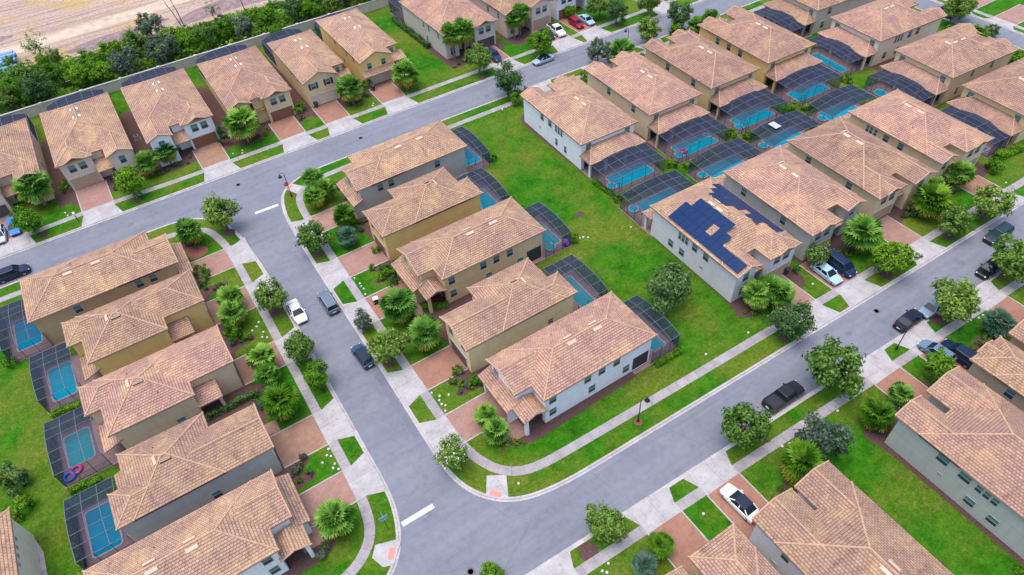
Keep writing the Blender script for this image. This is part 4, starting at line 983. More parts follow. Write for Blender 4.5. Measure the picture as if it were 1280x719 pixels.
# ------------------------------------------------------------------ plants
def leafquad(mb, p, n, s, rnd, m=0, asp=.62):
    n = n.normalized(); t = n.cross(Vector((rnd.uniform(-1,1), rnd.uniform(-1,1), rnd.uniform(-1,1)))).normalized(); b = n.cross(t)
    a = t*s*.5; c = b*s*.5*asp
    mb.face([p-a, p+c*.9-a*.1, p+a, p-c*.9+a*.1], m)
def clumpy(seed, R, H, nl, ncl, leaf, zc, shape='round', flat=.8, m2=0.0):
    """leaves spread over many small clumps inside an uneven crown"""
    rnd = random.Random(seed); mb = MB(); cl = []
    for i in range(ncl):
        while True:
            d = Vector((rnd.gauss(0,1), rnd.gauss(0,1), rnd.gauss(0,1)))
            if d.length > .01: break
        d.normalize(); k = rnd.uniform(.40, 1.0)**.6; az = math.atan2(d.y, d.x)
        k *= 1+.17*math.sin(2*az+seed)+.13*math.sin(3*az+seed*2.3)+.10*math.sin(5*az+d.z*4)
        if shape == 'vase': w = .55+.45*(d.z*.5+.5)
        elif shape == 'cone': w = .95-.55*(d.z*.5+.5)
        else: w = 1
        c = Vector((d.x*R*k*w*.86, d.y*R*k*w*.86, zc+d.z*H*k*.86))
        cl.append((c, R*rnd.uniform(.20,.36)))
    for i in range(nl):
        c, r = cl[rnd.randrange(ncl)]
        d = Vector((rnd.gauss(0,1), rnd.gauss(0,1), rnd.gauss(0,1))).normalized()
        p = c + Vector((d.x, d.y, d.z*flat))*r*rnd.uniform(.35,1.05)
        out = (p-Vector((0,0,zc-.3*H)))
        n = d*.7+out.normalized()*.6+Vector((rnd.uniform(-.6,.6), rnd.uniform(-.6,.6), rnd.uniform(-.2,.9)))
        leafquad(mb, p, n, leaf*rnd.uniform(.7,1.35), rnd, 1 if rnd.random() < m2 else 0)
    return mb, cl
def trunk_mesh(seed, H, r, cl, mt, lean=.1):
    rnd = random.Random(seed); mb = MB()
    top = Vector((rnd.uniform(-lean,lean), rnd.uniform(-lean,lean), H))
    mb.tube([(0,0,-.1),(0,0,.12),tuple(top*.55),tuple(top)], [r*1.5, r, r*.8, r*.55], 7)
    for c, q in cl[:9]:
        s = top*rnd.uniform(.6,1)
        mb.tube([tuple(s), tuple(s*.45+c*.55+Vector((0,0,-.1))), tuple(c)], [r*.42, r*.26, r*.08], 5)
    return mb.mesh('trunk', mt, smooth=True)
PROTO = {}
def proto(name, cm, tm):
    PROTO[name] = (cm, tm)
def mk(name, mat_, seeds, R, H, nl, ncl, leaf, zc, tr=.12, bark='bark', **k):
    for s in seeds:
        mb, cl = clumpy(s, R, H, nl, ncl, leaf, zc, **k)
        mats = [M[m] for m in mat_] if isinstance(mat_, (list, tuple)) else M[mat_]
        tm = trunk_mesh(s, zc-.2*H, tr, cl, M[bark]) if tr else None
        PROTO.setdefault(name, []).append((mb.mesh('crown', mats), tm))
# every prototype is one unit wide per metre of crown = 4
mk('oak', 'oak', (1,2,3,4), 2.05, 1.75, 4200, 54, .27, 2.6)
mk('dark', 'oakd', (11,12,13), 2.05, 1.7, 4000, 50, .25, 2.5)
mk('bright', 'bright', (21,22), 2.05, 1.7, 3600, 50, .28, 2.5)
mk('myrtle', ['oak','blossom'], (31,32), 2.05, 1.7, 2600, 46, .28, 2.5, .06, m2=.035)
mk('grey', 'grey_leaf', (41,42), 2.05, 1.8, 2600, 44, .30, 2.4)
mk('wispy', 'oak', (51,52), 2.0, 2.2, 650, 30, .28, 3.6, .09)
mk('bush', 'bright', (61,62), 2.0, 1.5, 900, 20, .42, 1.45, 0)
mk('dbush', 'oakd', (65,66), 2.0, 1.5, 900, 20, .40, 1.45, 0)
mk('cone', 'oakd', (71,), 1.6, 2.6, 1100, 26, .36, 2.6, 0, shape='cone')
mk('cloud', 'grey_leaf', (75,), 2.0, 1.5, 1400, 22, .2, 2.0, .08)
def palm_mesh(seed, nf, mats, zc, L=1.0, R=1.05, fan=True):
    """fan palm: every frond is one joined star of blades on a stalk; the oldest hang and yellow"""
    rnd = random.Random(seed); mb = MB()
    for i in range(nf):
        t = i/nf; az = i*2.39996+rnd.uniform(-.25,.25)
        el = math.radians(82-128*t**.85+rnd.uniform(-9,9))
        m = 1 if (t > .72 and rnd.random() < .7) else 0
        d = Vector((math.cos(az)*math.cos(el), math.sin(az)*math.cos(el), math.sin(el)))
        p0 = Vector((0,0,zc)); l = L*rnd.uniform(.8,1.1)*(1-.25*(t < .15)); p1 = p0+d*l+Vector((0,0,-.12*t))
        side = Vector((-math.sin(az), math.cos(az), 0)); up = side.cross(d)
        if up.z < 0: up = -up
        a = (p1-p0).cross(up).normalized()*.03
        pts = [p0+a, p0-a, p1-a, p1+a]; fs = [(0,1,2,3)]
        r = R*rnd.uniform(.85,1.12); nb = 13
        for k in range(nb):
            th = math.radians(-112+224*k/(nb-1)+rnd.uniform(-4,4)); ln = r*(.72+.28*math.cos(th*.75))
            dr = d*math.cos(th)+side*math.sin(th); dr = (dr-up*.10).normalized()
            w = (d*-math.sin(th)+side*math.cos(th))*ln*.15
            q1 = p1+dr*ln*.55-up*.04; q2 = p1+dr*ln-up*ln*rnd.uniform(.12,.38)
            n = len(pts); pts += [p1, q1-w, q2, q1+w]; fs += [(n,n+1,n+2,n+3)]
        mb.shared(pts, fs, m)
    me = mb.mesh('crown', mats)
    bm = bmesh.new(); bm.from_mesh(me); bmesh.ops.remove_doubles(bm, verts=bm.verts, dist=1e-5); bm.to_mesh(me); bm.free()
    return me
def palm_trunk(seed, zc, r=.13):
    rnd = random.Random(seed); mb = MB()
    n = 9; pts = [(.06*math.sin(k*.7), .05*math.cos(k), -.1+(zc+.1)*k/n) for k in range(n+1)]
    mb.tube(pts, [r*(1.25 if k == 0 else 1+.12*(k % 2)) for k in range(n+1)], 8)
    return mb.mesh('trunk', M['palmbark'])
PROTO['palm'] = [(palm_mesh(s, 44, [M['palm'], M['palmy']], 2.5), palm_trunk(s, 2.5)) for s in (1,2,3)]
PROTO['ypalm'] = [(palm_mesh(s, 44, [M['bright'], M['palmy']], 2.4), palm_trunk(s, 2.4)) for s in (4,5)]
PROTO['bluepalm'] = [(palm_mesh(s, 40, [M['bluepalm'], M['bluepalm']], 2.2), palm_trunk(s, 2.2)) for s in (6,)]
PROTO['tallpalm'] = [(palm_mesh(s, 38, [M['palm'], M['palmy']], 4.0), palm_trunk(s, 4.0, .15)) for s in (7,8)]
CNT = {}
def plant(name, kind, pos, label, group=None, cat=None, rot=None, sz=1.0, many=False):
    x, y, D = pos; s = D/4.0*(1.03 if 'palm' in kind else 1.04)
    v = PROTO[kind]; i = CNT.get(kind, 0); CNT[kind] = i+1; cm, tm = v[i % len(v)]
    r = thing(name, label, cat or ('palm' if 'palm' in name else 'bush' if 'bush' in name or 'shrub' in name else 'tree'), x, y, random.uniform(0,360) if rot is None else rot, group)
    r.scale = (s, s, s*sz)
    link('crown', cm, r)
    if tm: link('trunk', tm, r)
    return r
OG = 'street trees'
for k, p, lb in (
 ('oak', (2.63, 80.58, 4.67), 'rounded oak at the kerb corner across from the stop line'),
 ('oak', (11.19, 69.14, 4.37), 'dark green oak on the kerb strip before the mustard house'),
 ('oak', (3.09, 62.41, 4.13), 'oak on the kerb strip beside the parked white sedan'),
 ('oak', (3.06, 53.1, 3.68), 'oak on the kerb strip next above the yellower one, below the white sedan'),
 ('bright', (3.28, 48.92, 3.15), 'yellow green tree at the kerb with a lamp head beside it'),
 ('grey', (10.62, 53.42, 2.47), 'small thin grey tree between walk and kerb, above the dark blue hatchback'),
 ('oak', (11.01, 47.48, 4.16), 'olive green oak at the kerb beside the dark blue hatchback'),
 ('myrtle', (10.64, 32.46, 3.36), 'white flowering tree at the corner of the kerb below the white house'),
 ('dark', (48.59, 25.43, 4.48), 'round dark oak at the kerb below the solar panel house'),
 ('oak', (46.81, 18.13, 5.89), 'biggest street oak, broad crown over the lower street kerb'),
 ('oak', (35.02, 18.69, 4.7), 'large oak leaning over the road behind the black pickup'),
 ('oak', (18.33, 18.95, 3.5), 'oak on the near kerb strip at the bottom of the photo'),
 ('oak', (64.51, 16.97, 5.0), 'oak hiding a light blue parked car on the lower street'),
 ('bright', (65.29, 24.89, 4.43), 'yellow green tree on the strip by the blue sedan and dark van'),
 ('oak', (76.93, 24.76, 4.08), 'oak on the strip by the dark teal car, left of its pair'),
 ('oak', (82.86, 24.1, 4.74), 'tree wrapped round a lamp post near the right edge'),
 ('oak', (75.57, 17.25, 4.91), 'oak cut by the right edge beside the black car'),
 ('oak', (51.03, 94.67, 4.6), 'olive tree on the verge by two tall palms at the top'),
 ('dark', (50.95, 85.47, 5.14), 'dark tree on the strip opposite the silver car, upper street'),
 ('bright', (62.56, 92.82, 4.44), 'bright green tree at the kerb above the silver car'),
 ('dark', (80.39, 94.14, 4.11), 'dark round tree on the verge right of the silver car drive'),
 ('oak', (80.12, 84.98, 4.49), 'pale green tree on the near kerb of the upper street, right half'),
 ('grey', (69.18, 85.18, 4.08), 'grey leaved tree beside the palms left of the upper lamp'),
 ('dark', (87.74, 85.64, 4.88), 'dark tree at the top edge beside the upper street'),
 ('oak', (87.33, 93.1, 3.87), 'small tree at the top edge on the far verge'),
 ('bright', (-19.77, 95.59, 3.99), 'tree with reddish tinge before the blue car drive, left edge'),
 ('bright', (-6.28, 95.81, 4.53), 'light green tree on the strip before the arched window house'),
 ('bright', (75.0, 101.63, 2.26), 'small bright tree between the white pickup and the red car'),
 ('oak', (79.35, 97.79, 4.46), 'pale tree at the top edge above the dark round tree'),
 ('dark', (-0.67, 116.25, 0.01), None),
 ('myrtle', (59.7, 30.83, 3.04), 'small tree with white flowers by the light blue sedan'),
 ('bright', (8.07, 21.02, 2.04), 'treetop showing at the bottom edge in the road corner'),
 ('dark', (40.79, 35.94, 5.56), 'broad dusty bush tree alone on the big lawn'),
 ('grey', (39.95, 13.95, 4.62), 'feathery dusty tree between palm and path, near side lawn'),
 ('bright', (56.41, 12.72, 3.4), 'leafy tree hiding the silver car by the brown house'),
 ('oak', (34.22, 100.25, 2.14), None)):
    if lb: plant('street_tree' if 'lawn' not in lb else 'lawn_tree', k, p, lb, OG)
PG = 'garden palms'
for k, p, lb in (
 ('palm', (-1.9, 80.33, 3.76), 'palm with yellowed lower fronds at the corner garden of the brown house'),
 ('palm', (15.68, 81.24, 3.37), 'upper palm of the trio before the grey corner house'),
 ('palm', (16.15, 78.28, 3.32), 'right palm of the trio before the grey corner house'),
 ('palm', (14.47, 77.62, 3.28), 'lower palm of the trio before the grey corner house'),
 ('ypalm', (16.11, 71.18, 3.38), 'yellow green palm by the mustard house drive'),
 ('bluepalm', (15.01, 67.75, 2.88), 'blue green palm below the yellow one, mustard house'),
 ('palm', (14.76, 52.06, 4.38), 'full round palm before the tan house, white topped bin beside it'),
 ('palm', (15.41, 46.9, 4.05), 'round bushy palm left of the pale yellow house'),
 ('palm', (15.64, 34.55, 2.57), 'upper palm of the pair on the white corner house drive'),
 ('palm', (15.49, 32.31, 2.83), 'lower palm of the pair on the white corner house drive'),
 ('palm', (-0.94, 65.46, 3.41), 'palm above the group in the gold house garden'),
 ('palm', (-1.55, 62.87, 3.34), 'middle palm in the gold house garden'),
 ('palm', (-0.83, 54.35, 3.48), 'upper palm beside the beige house drive'),
 ('palm', (-0.97, 52.4, 2.92), 'palm just below the upper one at the beige house drive'),
 ('ypalm', (-1.02, 47.63, 4.1), 'large yellow fringed palm above the wide tan drive, west row'),
 ('palm', (-1.26, 32.65, 3.72), 'perfectly round palm on the lawn corner of the lowest white house'),
 ('palm', (11.51, 99.21, 5.5), 'round palm before the tan north house with grey brown garage'),
 ('palm', (-3.05, 99.78, 3.76), 'left palm of the pair between the two drives, north side'),
 ('palm', (-0.03, 100.91, 3.59), 'right palm of the pair between the two drives, north side'),
 ('palm', (-17.73, 102.14, 5.18), 'big palm before the pinkish house at the left side'),
 ('palm', (29.4, 99.31, 4.8), 'palm between the narrow tan and the narrow yellow house'),
 ('palm', (38.68, 97.81, 4.77), 'palm with brown skirt on the side lawn edge, yellow house'),
 ('tallpalm', (50.15, 101.94, 4.48), 'left of two tall palms before the greige house'),
 ('tallpalm', (52.42, 101.94, 4.51), 'right of two tall palms before the greige house'),
 ('tallpalm', (64.09, 101.73, 4.08), 'tall palm by the pinkish house at the top, right one'),
 ('tallpalm', (62.55, 101.52, 3.48), 'tall palm by the pinkish house at the top, left one'),
 ('palm', (71.35, 81.7, 4.57), 'broad palm on the near verge below the upper lamp'),
 ('palm', (88.08, 81.37, 3.67), 'left palm behind the golden house gables'),
 ('palm', (92.04, 82.07, 3.44), 'right palm behind the golden house gables'),
 ('palm', (48.91, 30.25, 3.6), 'left palm of three before the solar panel house'),
 ('palm', (50.52, 30.02, 3.8), 'middle palm of three before the solar panel house'),
 ('palm', (51.24, 28.86, 3.42), 'right palm of three before the solar panel house'),
 ('palm', (65.52, 29.51, 4.78), 'big palm between grey house and tan house, lower street'),
 ('ypalm', (77.54, 28.74, 4.59), 'palm with orange old fronds before the second tan house'),
 ('palm', (85.69, 30.14, 3.76), 'palm before the last tan house of the lower row'),
 ('palm', (81.47, 30.57, 2.9), 'palm half hidden behind the orange fronded one'),
 ('ypalm', (46.8, 12.73, 3.39), 'large yellow green palm at the sage grey house front'),
 ('palm', (50.85, 13.03, 2.54), 'smaller palm touching the big yellow green one, sage house'),
 ('ypalm', (36.6, 13.18, 4.08), 'large yellow green palm beside the lavender walled house'),
 ('ypalm', (21.3, 14.84, 2.48), 'bright yellow palm at the bottom drive'),
 ('bluepalm', (19.11, 14.35, 2.43), 'blue grey palm under the bright yellow one at the bottom'),
 ('bluepalm', (66.66, 12.84, 3.4), 'blue grey palm on the lawn by three white caps, right edge'),
 ('palm', (77.46, 35.0, 0.01), None)):
    if lb: plant('palm', k, p, lb, PG)
BG = 'garden bushes'
for k, p, lb in (
 ('bush', (16.39, 41.85, 1.38), 'clipped round bush on the edge of the pale yellow house drive'),
 ('bush', (17.35, 39.46, 1.53), 'round bush tucked beside the lean-to of the white corner house'),
 ('bush', (16.69, 59.76, 2.37), 'leafy bush at the front of the tan porch house, upper side'),
 ('dbush', (16.61, 58.14, 1.57), 'dark low bush below the leafy one at the tan porch house'),
 ('bush', (17.27, 64.46, 1.23), 'thin shrub at the mustard house corner'),
 ('cone', (8.29, 100.85, 2.73), 'dark cone shaped shrub beside the red brown garage'),
 ('bush', (21.21, 102.46, 2.48), 'bright bush left of the narrow tan house'),
 ('dbush', (20.58, 100.06, 1.16), 'small dark bush below the bright one, narrow tan house'),
 ('bush', (33.36, 102.53, 1.9), 'oval bush beside the yellow house garage'),
 ('dbush', (32.13, 100.2, 1.6), 'dark bush under the oval one, yellow house'),
 ('bush', (-14.51, 103.89, 2.11), 'leafy bush left of the brown garage, arched window house'),
 ('bush', (-2.44, 61.27, 2.4), 'broad leafy shrub in the gold house garden, below the palms'),
 ('bush', (-2.75, 73.95, 2.02), 'shrub at the front corner of the brown house drive'),
 ('dbush', (-26.36, 54.98, 3.58), 'leafy shrub mass at the left edge by the corner house'),
 ('bush', (-26.05, 51.59, 2.58), 'shrub with reddish leaves beside the corner house pool'),
 ('bush', (-25.15, 72.32, 1.64), 'round shrub below the leftmost pool cage'),
 ('bush', (92.83, 29.15, 2.59), 'round shrub before the drive near the far right lawn'),
 ('bush', (39.8, 72.26, 1.4), 'small bush at the cage of the grey corner house'),
 ('bush', (38.98, 51.15, 1.43), 'bush at the cage corner with the purple ball'),
 ('bush', (48.45, 54.2, 1.51), 'pale bush at the left end of the solar house cage'),
 ('bush', (123.38, 51.22, 3.51), 'shrub row end beside the far side street'),
 ('bush', (122.24, 52.74, 3.26), 'shrub by the far side street, second from the tree'),
 ('dbush', (127.04, 50.83, 2.73), 'dusty shrub leaning toward the far road'),
 ('oakbush', (125.27, 57.19, 4.75), 'bushy tree beside the off white house, far side street'),
 ('oakbush', (128.72, 57.54, 3.96), 'tree by the far side street at the top edge'),
 ('bush', (120.34, 42.5, 3.32), 'bush at the right edge beside the far tan house'),
 ('bush', (59.29, 10.37, 0.98), 'yellow green bush by the dark parked car, brown house'),
 ('bush', (77.75, 85.05, 0.01), None),
 ('dbush', (62.85, 94.34, 0.01), None),
 ('bush', (42.45, 11.09, 0.01), None),
 ('dbush', (57.15, 31.26, 1.15), 'dark shrub by the black bin, solar panel house'),
 ('bush', (49.57, 30.55, 1.47), 'yellow green shrub in the bed at the solar house corner'),
 ('bush', (44.92, -3.13, 0.93), 'small shrub at the foot of the sage grey wall'),
 ('bush', (72.17, 35.77, 1.26), 'shrub beside the grey house porch, lower street'),
 ('dbush', (76.6, 29.91, 2.04), 'dark shrub in the bed by the second tan house'),
 ('bush', (69.89, 60.91, 1.94), 'yellow green bush between two pool cages, upper end'),
 ('bush', (70.77, 55.38, 2.11), 'round yellow green bush at the meeting of four cages, middle'),
 ('bush', (72.61, 53.95, 1.41), 'small bush next to the round yellow green one'),
 ('bush', (82.72, 54.83, 2.43), 'green bush below the golden house pool'),
 ('bush', (96.4, 55.71, 2.05), 'round bush at the end of the golden house cage'),
 ('bush', (59.26, 55.48, 1.81), 'green bush below the white ring pool'),
 ('dbush', (53.91, 84.04, 1.83), 'dark shrub at the front corner of the white lawn house'),
 ('bush', (59.86, 83.38, 1.59), 'shrub on the verge before the white lawn house'),
 ('bush', (50.85, 82.91, 2.83), 'shrub mass by the front corner of the white lawn house'),
 ('bush', (64.22, 82.14, 2.14), 'leafy shrub between the two upper tan roofs'),
 ('bush', (85.94, 83.97, 3.15), 'bright shrub before the second upper tan roof'),
 ('bush', (74.4, 81.39, 2.74), 'shrub right of the broad palm, upper verge'),
 ('dbush', (51.45, 86.48, 2.36), None)):
    if not lb: continue
    if k == 'oakbush': plant('garden_tree', 'oak', p, lb, BG)
    else: plant('bush', k, p, lb, BG)
# low planting in the bark beds
rb = random.Random(77)
def beds(who, spots):
    for x, y in spots:
        plant('bush', rb.choice(['bush','dbush','bush','grey']), (x+rb.uniform(-.2,.2), y+rb.uniform(-.2,.2), rb.uniform(.55,1.15)), 'low shrub in the bark bed '+who, 'low shrubs '+who)
for who, y0, y1, x in (('before the grey corner house', 71.0, 80.2, 18.9), ('before the mustard house', 60.8, 69.8, 17.6), ('before the tan porch house', 50.3, 59.2, 18.2), ('before the pale yellow house', 40.0, 48.6, 17.2), ('before the white corner house', 30.6, 39, 18.3)):
    beds(who, [(x-1.3,y0+.3),(x-2.0,y0+1.0),(x-.7,y0-.3),(x-1.6,y1+.2),(x-2.8,y1+.4),(x-.6,y1+.6),(x-.4,y1-.6)])
for who, y0, y1, x in (('before the brown house', 71.8, 81, -4.4), ('before the gold house, west row', 61.5, 70.4, -3.5), ('before the beige house, west row', 51, 60, -3.4), ('before the grey walled house, west row', 40.4, 49.4, -3.3), ('before the lowest white house, west row', 31.2, 39.4, -4.2)):
    beds(who, [(x+1.2,y0+.4),(x+1.9,y0+1.1),(x+.6,y0-.1),(x+1.5,y1-.1),(x+2.4,y1+.0),(x+.4,y1+.4)])
for who, x0, x1 in (('before the pinkish house with the arched window',-9.0,-3.4), ('before the white fronted north house',-2.4,2.8), ('before the tan north house',10.2,15), ('before the narrow tan house',28,31.4), ('before the yellow house',38,41.4), ('before the greige house at the top',48.1,53)):
    beds(who, [(x0+.5,99.2),(x0+1.6,99.4),(x0+2.8,99.6),(x1-.6,99.3),(x1-1.6,99.6),(x1-.2,100.6)])
for who, x0, x1 in (('before the solar panel house',46.9,51), ('before the grey house, lower street',63,69.4), ('before the second tan house, lower street',75,81), ('before the last tan house, lower street',82.2,86)):
    beds(who, [(x0+.4,30.2),(x0+1.3,29.6),(x0+2.4,29.4),(x1-.8,29.6),(x1-1.8,29.8),(x1-.1,30.6)])
for who, x0, x1 in (('before the lavender walled house',33.0,37.4), ('before the sage grey house',45.6,50.6), ('before the brown house with dark cars',62.5,66.5)):
    beds(who, [(x0+.5,12.6),(x0+1.5,12.9),(x1-1.2,12.8),(x1-.4,12.4),(x1-2.2,12.4)])
# clipped hedges
def hedge(label, a, b, w, h, mt='bright', dens=110):
    rnd = random.Random(label); a = Vector((*a, 0)); b = Vector((*b, 0)); L = (b-a).length
    r = thing('hedge', label, 'hedge', a.x, a.y, math.degrees(math.atan2(b.y-a.y, b.x-a.x)), 'hedges')
    mb = MB()
    for i in range(int(dens*L*(w+h)*1.3)):
        x = rnd.uniform(-.1, L+.1); s = rnd.random()
        y, z, n = ((rnd.uniform(-w/2,w/2), h*rnd.uniform(.9,1.08), Vector((0,0,1))) if s < .5 else (-w/2*rnd.uniform(.85,1.1), rnd.uniform(.05,h), Vector((0,-1,.4))) if s < .75 else (w/2*rnd.uniform(.85,1.1), rnd.uniform(.05,h), Vector((0,1,.4))))
        z *= .9+.18*math.sin(x*1.9+rnd.random())
        leafquad(mb, Vector((x,y,z)), n+Vector((rnd.uniform(-.7,.7), rnd.uniform(-.7,.7), rnd.uniform(-.3,.6))), .26*rnd.uniform(.7,1.3), rnd)
    mb.build('leaves', M[mt], r)
    st = MB(); k = .2
    while k < L:
        st.tube([(k,0,-.05),(k+.03,.02,h*.7)], [.03,.02], 5); k += .5
    st.build('stem', M['bark'], r)
hedge('clipped hedge curving before the gabled porch of the tan house', (17.59, 51.98), (20.23, 50.87), .7, .7)
hedge('dark thin hedge below the beige house porch, west row', (-8.44, 51.65), (-2.83, 51.78), .5, .8, 'oakd')
hedge('yellow green hedge along the side of the gold house pool cage', (-22.0,61.6), (-18.2,61.4), .7, .8)
hedge('hedge along the foot of the sea green pool cage', (-21.8,50.9), (-19.2,50.9), .7, .7)
hedge('low hedge along the outer wall of the deep blue pool cage', (-22.4,48.4), (-22.2,41.2), .5, .6)
hedge('low planting along the cage of the white corner house', (34.4,30.2), (38.0,30.2), .6, .6)
hedge('hedge strip between the lawn and the white house pool cage', (48.2,59.2), (48.6,55.2), .6, .6)
hedge('long hedge between the facing cages, nearest the big lawn', (50,54.2), (58.5,54.2), .8, .7)
hedge('long hedge between the facing cages, below the white ring pool', (60.5,54.1), (70,54.1), .8, .7)
hedge('long hedge between the facing cages, third along', (72.5,54.2), (82,54.0), .8, .7)
hedge('long hedge between the facing cages, below the golden house pool', (84.5,54.1), (94.5,53.9), .8, .7)
hedge('short bright hedge between the grey house cage and its right neighbour', (70.2,49), (70.3,53), .7, .7)
hedge('short bright hedge between the board cage and its right neighbour', (82.0,49), (82.1,53), .7, .7)
hedge('bright clipped hedge on the lawn below the far right cage', (95.78, 30.31), (100.28, 29.73), 1.2, .9)
hedge('hedge along the side of the greige house cage at the top', (48.2,108), (48.0,122), .8, .9, 'oakd')
hedge('shrub row before the far tan houses on the side street', (121.5,46), (122.5,56), 1.4, 1.2, 'bright', 70)

# belt of wild trees between the estate wall and the building site
BT = 'wild trees behind the estate wall'
rnd = random.Random(5); n_ = 0
kinds = {'grey': 'grey green tree', 'dark': 'dark tree', 'bright': 'bright green tree', 'oak': 'mid green tree', 'wispy': 'thin tree'}
named = {0: 'tall thin tree standing clear of the belt by the blue pipes', }
specs = [('wispy', (48,62,26), 'tall thin green tree standing up near the blue pipes'), ('oak', (12,77,14), 'small dark tree in front of the blue pipes'), ('grey', (185,32,30), 'pale grey tree reaching toward the sand, middle of the belt'),
 ('wispy', (266,17,16), 'slim bright tree above the ditch water'), ('dark', (367,12,30), 'dark round tree over the ditch end'), ('grey', (155,80,34), 'widest grey green tree against the wall in the belt'), ('grey', (200,62,36), 'grey green tree over the left end of the white fronted house cage'),
 ('oak', (35,98,34), 'rounded tree in the belt under the pipes'), ('dark', (52,112,36), 'dark tree against the wall at the left'), ('bright', (75,92,28), 'bright tree beside the dark ones at the left of the belt'), ('bright', (96,96,30), 'mid green tree in the left half of the belt'),
 ('bright', (118,78,28), 'bright tree at the sand edge'), ('bright', (128,92,30), 'tree just behind the wall, left half'), ('bright', (140,64,26), 'bright shrubby tree at the violet mud'), ('oak', (170,58,32), 'broad crowned tree in the middle of the belt'), ('oak', (215,50,30), 'tree right of the pale grey one'),
 ('bright', (236,52,26), 'bright tree left of the slim one'), ('oak', (258,44,28), 'tree over the wall behind the tan north house'), ('bright', (280,38,26), 'bright tree left of the fallen pale branches'), ('grey', (303,34,26), 'pale twiggy tree above the wall, right half'), ('bright', (330,22,26), 'bright bush tree left of the dark round one'),
 ('bright', (392,10,28), 'bright tree right of the dark round one'), ('oak', (412,4,28), 'tree at the top edge over the wall'), ('dark', (432,0,26), 'dark tree at the top edge by the yellow house roof'), ('bright', (15,112,30), 'bright tree at the left edge of the belt'), ('oak', (5,128,30), 'tree against the wall at the left edge'), ('bright', (455,-6,26), 'tree crown touching the top edge above the wall'), ('bright', (345,40,18), 'low bright tree at the wall behind the narrow tan house')]
SPEC_POS = [(-11.77, 149.58, 3.87), (-17.16, 150.72, 2.08), (7.43, 145.15, 4.59), (19.52, 145.16, 2.54), (32.44, 133.33, 4.64), (0.42, 131.96, 4.79), (6.96, 132.76, 5.18), (-14.63, 137.64, 4.72), (-13.12, 131.66, 4.87), (-9.74, 136.91, 3.94), (-7.42, 133.41, 4.17), (-3.9, 137.17, 4.01), (-3.46, 131.65, 4.18), (-0.41, 139.86, 3.81), (3.64, 137.65, 4.68), (9.76, 136.22, 4.43), (12.23, 134.35, 3.84), (15.58, 134.32, 4.17), (18.91, 134.47, 3.91), (22.15, 133.46, 3.93), (26.81, 134.64, 4.0), (35.93, 131.85, 4.35), (39.25, 131.76, 4.38), (42.46, 131.43, 4.1), (-17.54, 136.06, 4.11), (-19.16, 132.36, 4.01), (46.26, 131.03, 4.13), (26.99, 129.01, 2.71)]
for (k, _, lb), p in zip(specs, SPEC_POS): plant('wild_tree', k, (p[0], p[1], p[2]*1.08), lb, BT)
for i in range(34):
    x = -30+i*2.3+rnd.uniform(-.8,.8); top = 142.5 if x > 6 else 148.5-max(0,(x+20))*.2
    plant('wild_tree', ('bright','bright','grey','bright','oak')[i % 5], (x, rnd.uniform(131.8, top), rnd.uniform(1.8, 3.0)), 'bushy low tree crowded among the taller trees of the belt behind the estate wall', 'low trees crowded in the wild belt', sz=rnd.uniform(.8,1.25))
# undergrowth under the belt
mb = MB()
for i in range(30000):
    x = rnd.uniform(-45, 70); y = rnd.uniform(131.5, 143.5 if x > 5 else 150.0-max(0,(x+20))*.22)
    q = .5+.5*math.sin(x*.7+1.3*math.sin(y*.5))*math.cos(y*.8+x*.13)
    if rnd.random() > .35+.65*q: continue
    leafquad(mb, Vector((x, y, rnd.uniform(.0, .4+1.9*q))), Vector((rnd.uniform(-.7,.7), rnd.uniform(-.7,.7), 1)), rnd.uniform(.35,.75), rnd)
o = mb.build('undergrowth', M['scrubleaf']); tag(o, 'low green scrub on the ground between the estate wall and the sand', 'undergrowth', kind='stuff')
# bare leaning trunks
def snag(label, a, b, r=.09):
    t = thing('dead_tree', label, 'tree', a[0], a[1], 0, 'bare trunks')
    mb = MB(); d = Vector((b[0]-a[0], b[1]-a[1], b[2])); mb.tube([(0,0,-.2), tuple(d*.5+Vector((.1,0,.1))), tuple(d)], [r*1.3, r, r*.4], 6); mb.build('trunk', M['bark'], t)
    for f, s in ((.55,1),(.7,-1),(.85,1)):
        m2 = MB(); p = d*f; m2.tube([tuple(p), tuple(p+Vector((.5*s,.3,.7)))], [r*.45, r*.15], 5); m2.build('branch', M['bark'], t)
for lb, b0, dx, dy, dz in (('long bare trunk leaning left above the ditch', (13.26, 141.75), -1.9, 2.0, 8.2), ('thin bare trunk beside the long leaning one', (13.59, 144.85), -.6, 1.0, 6.5), ('bare trunk leaning left at the top of the ditch', (25.31, 142.37), -.5, 1.0, 6.0), ('pale fallen trunk sloping over the scrub', (22.1, 135.89), -1.0, 1.2, 3.2)):
    snag(lb, b0, (b0[0]+dx, b0[1]+dy, dz))
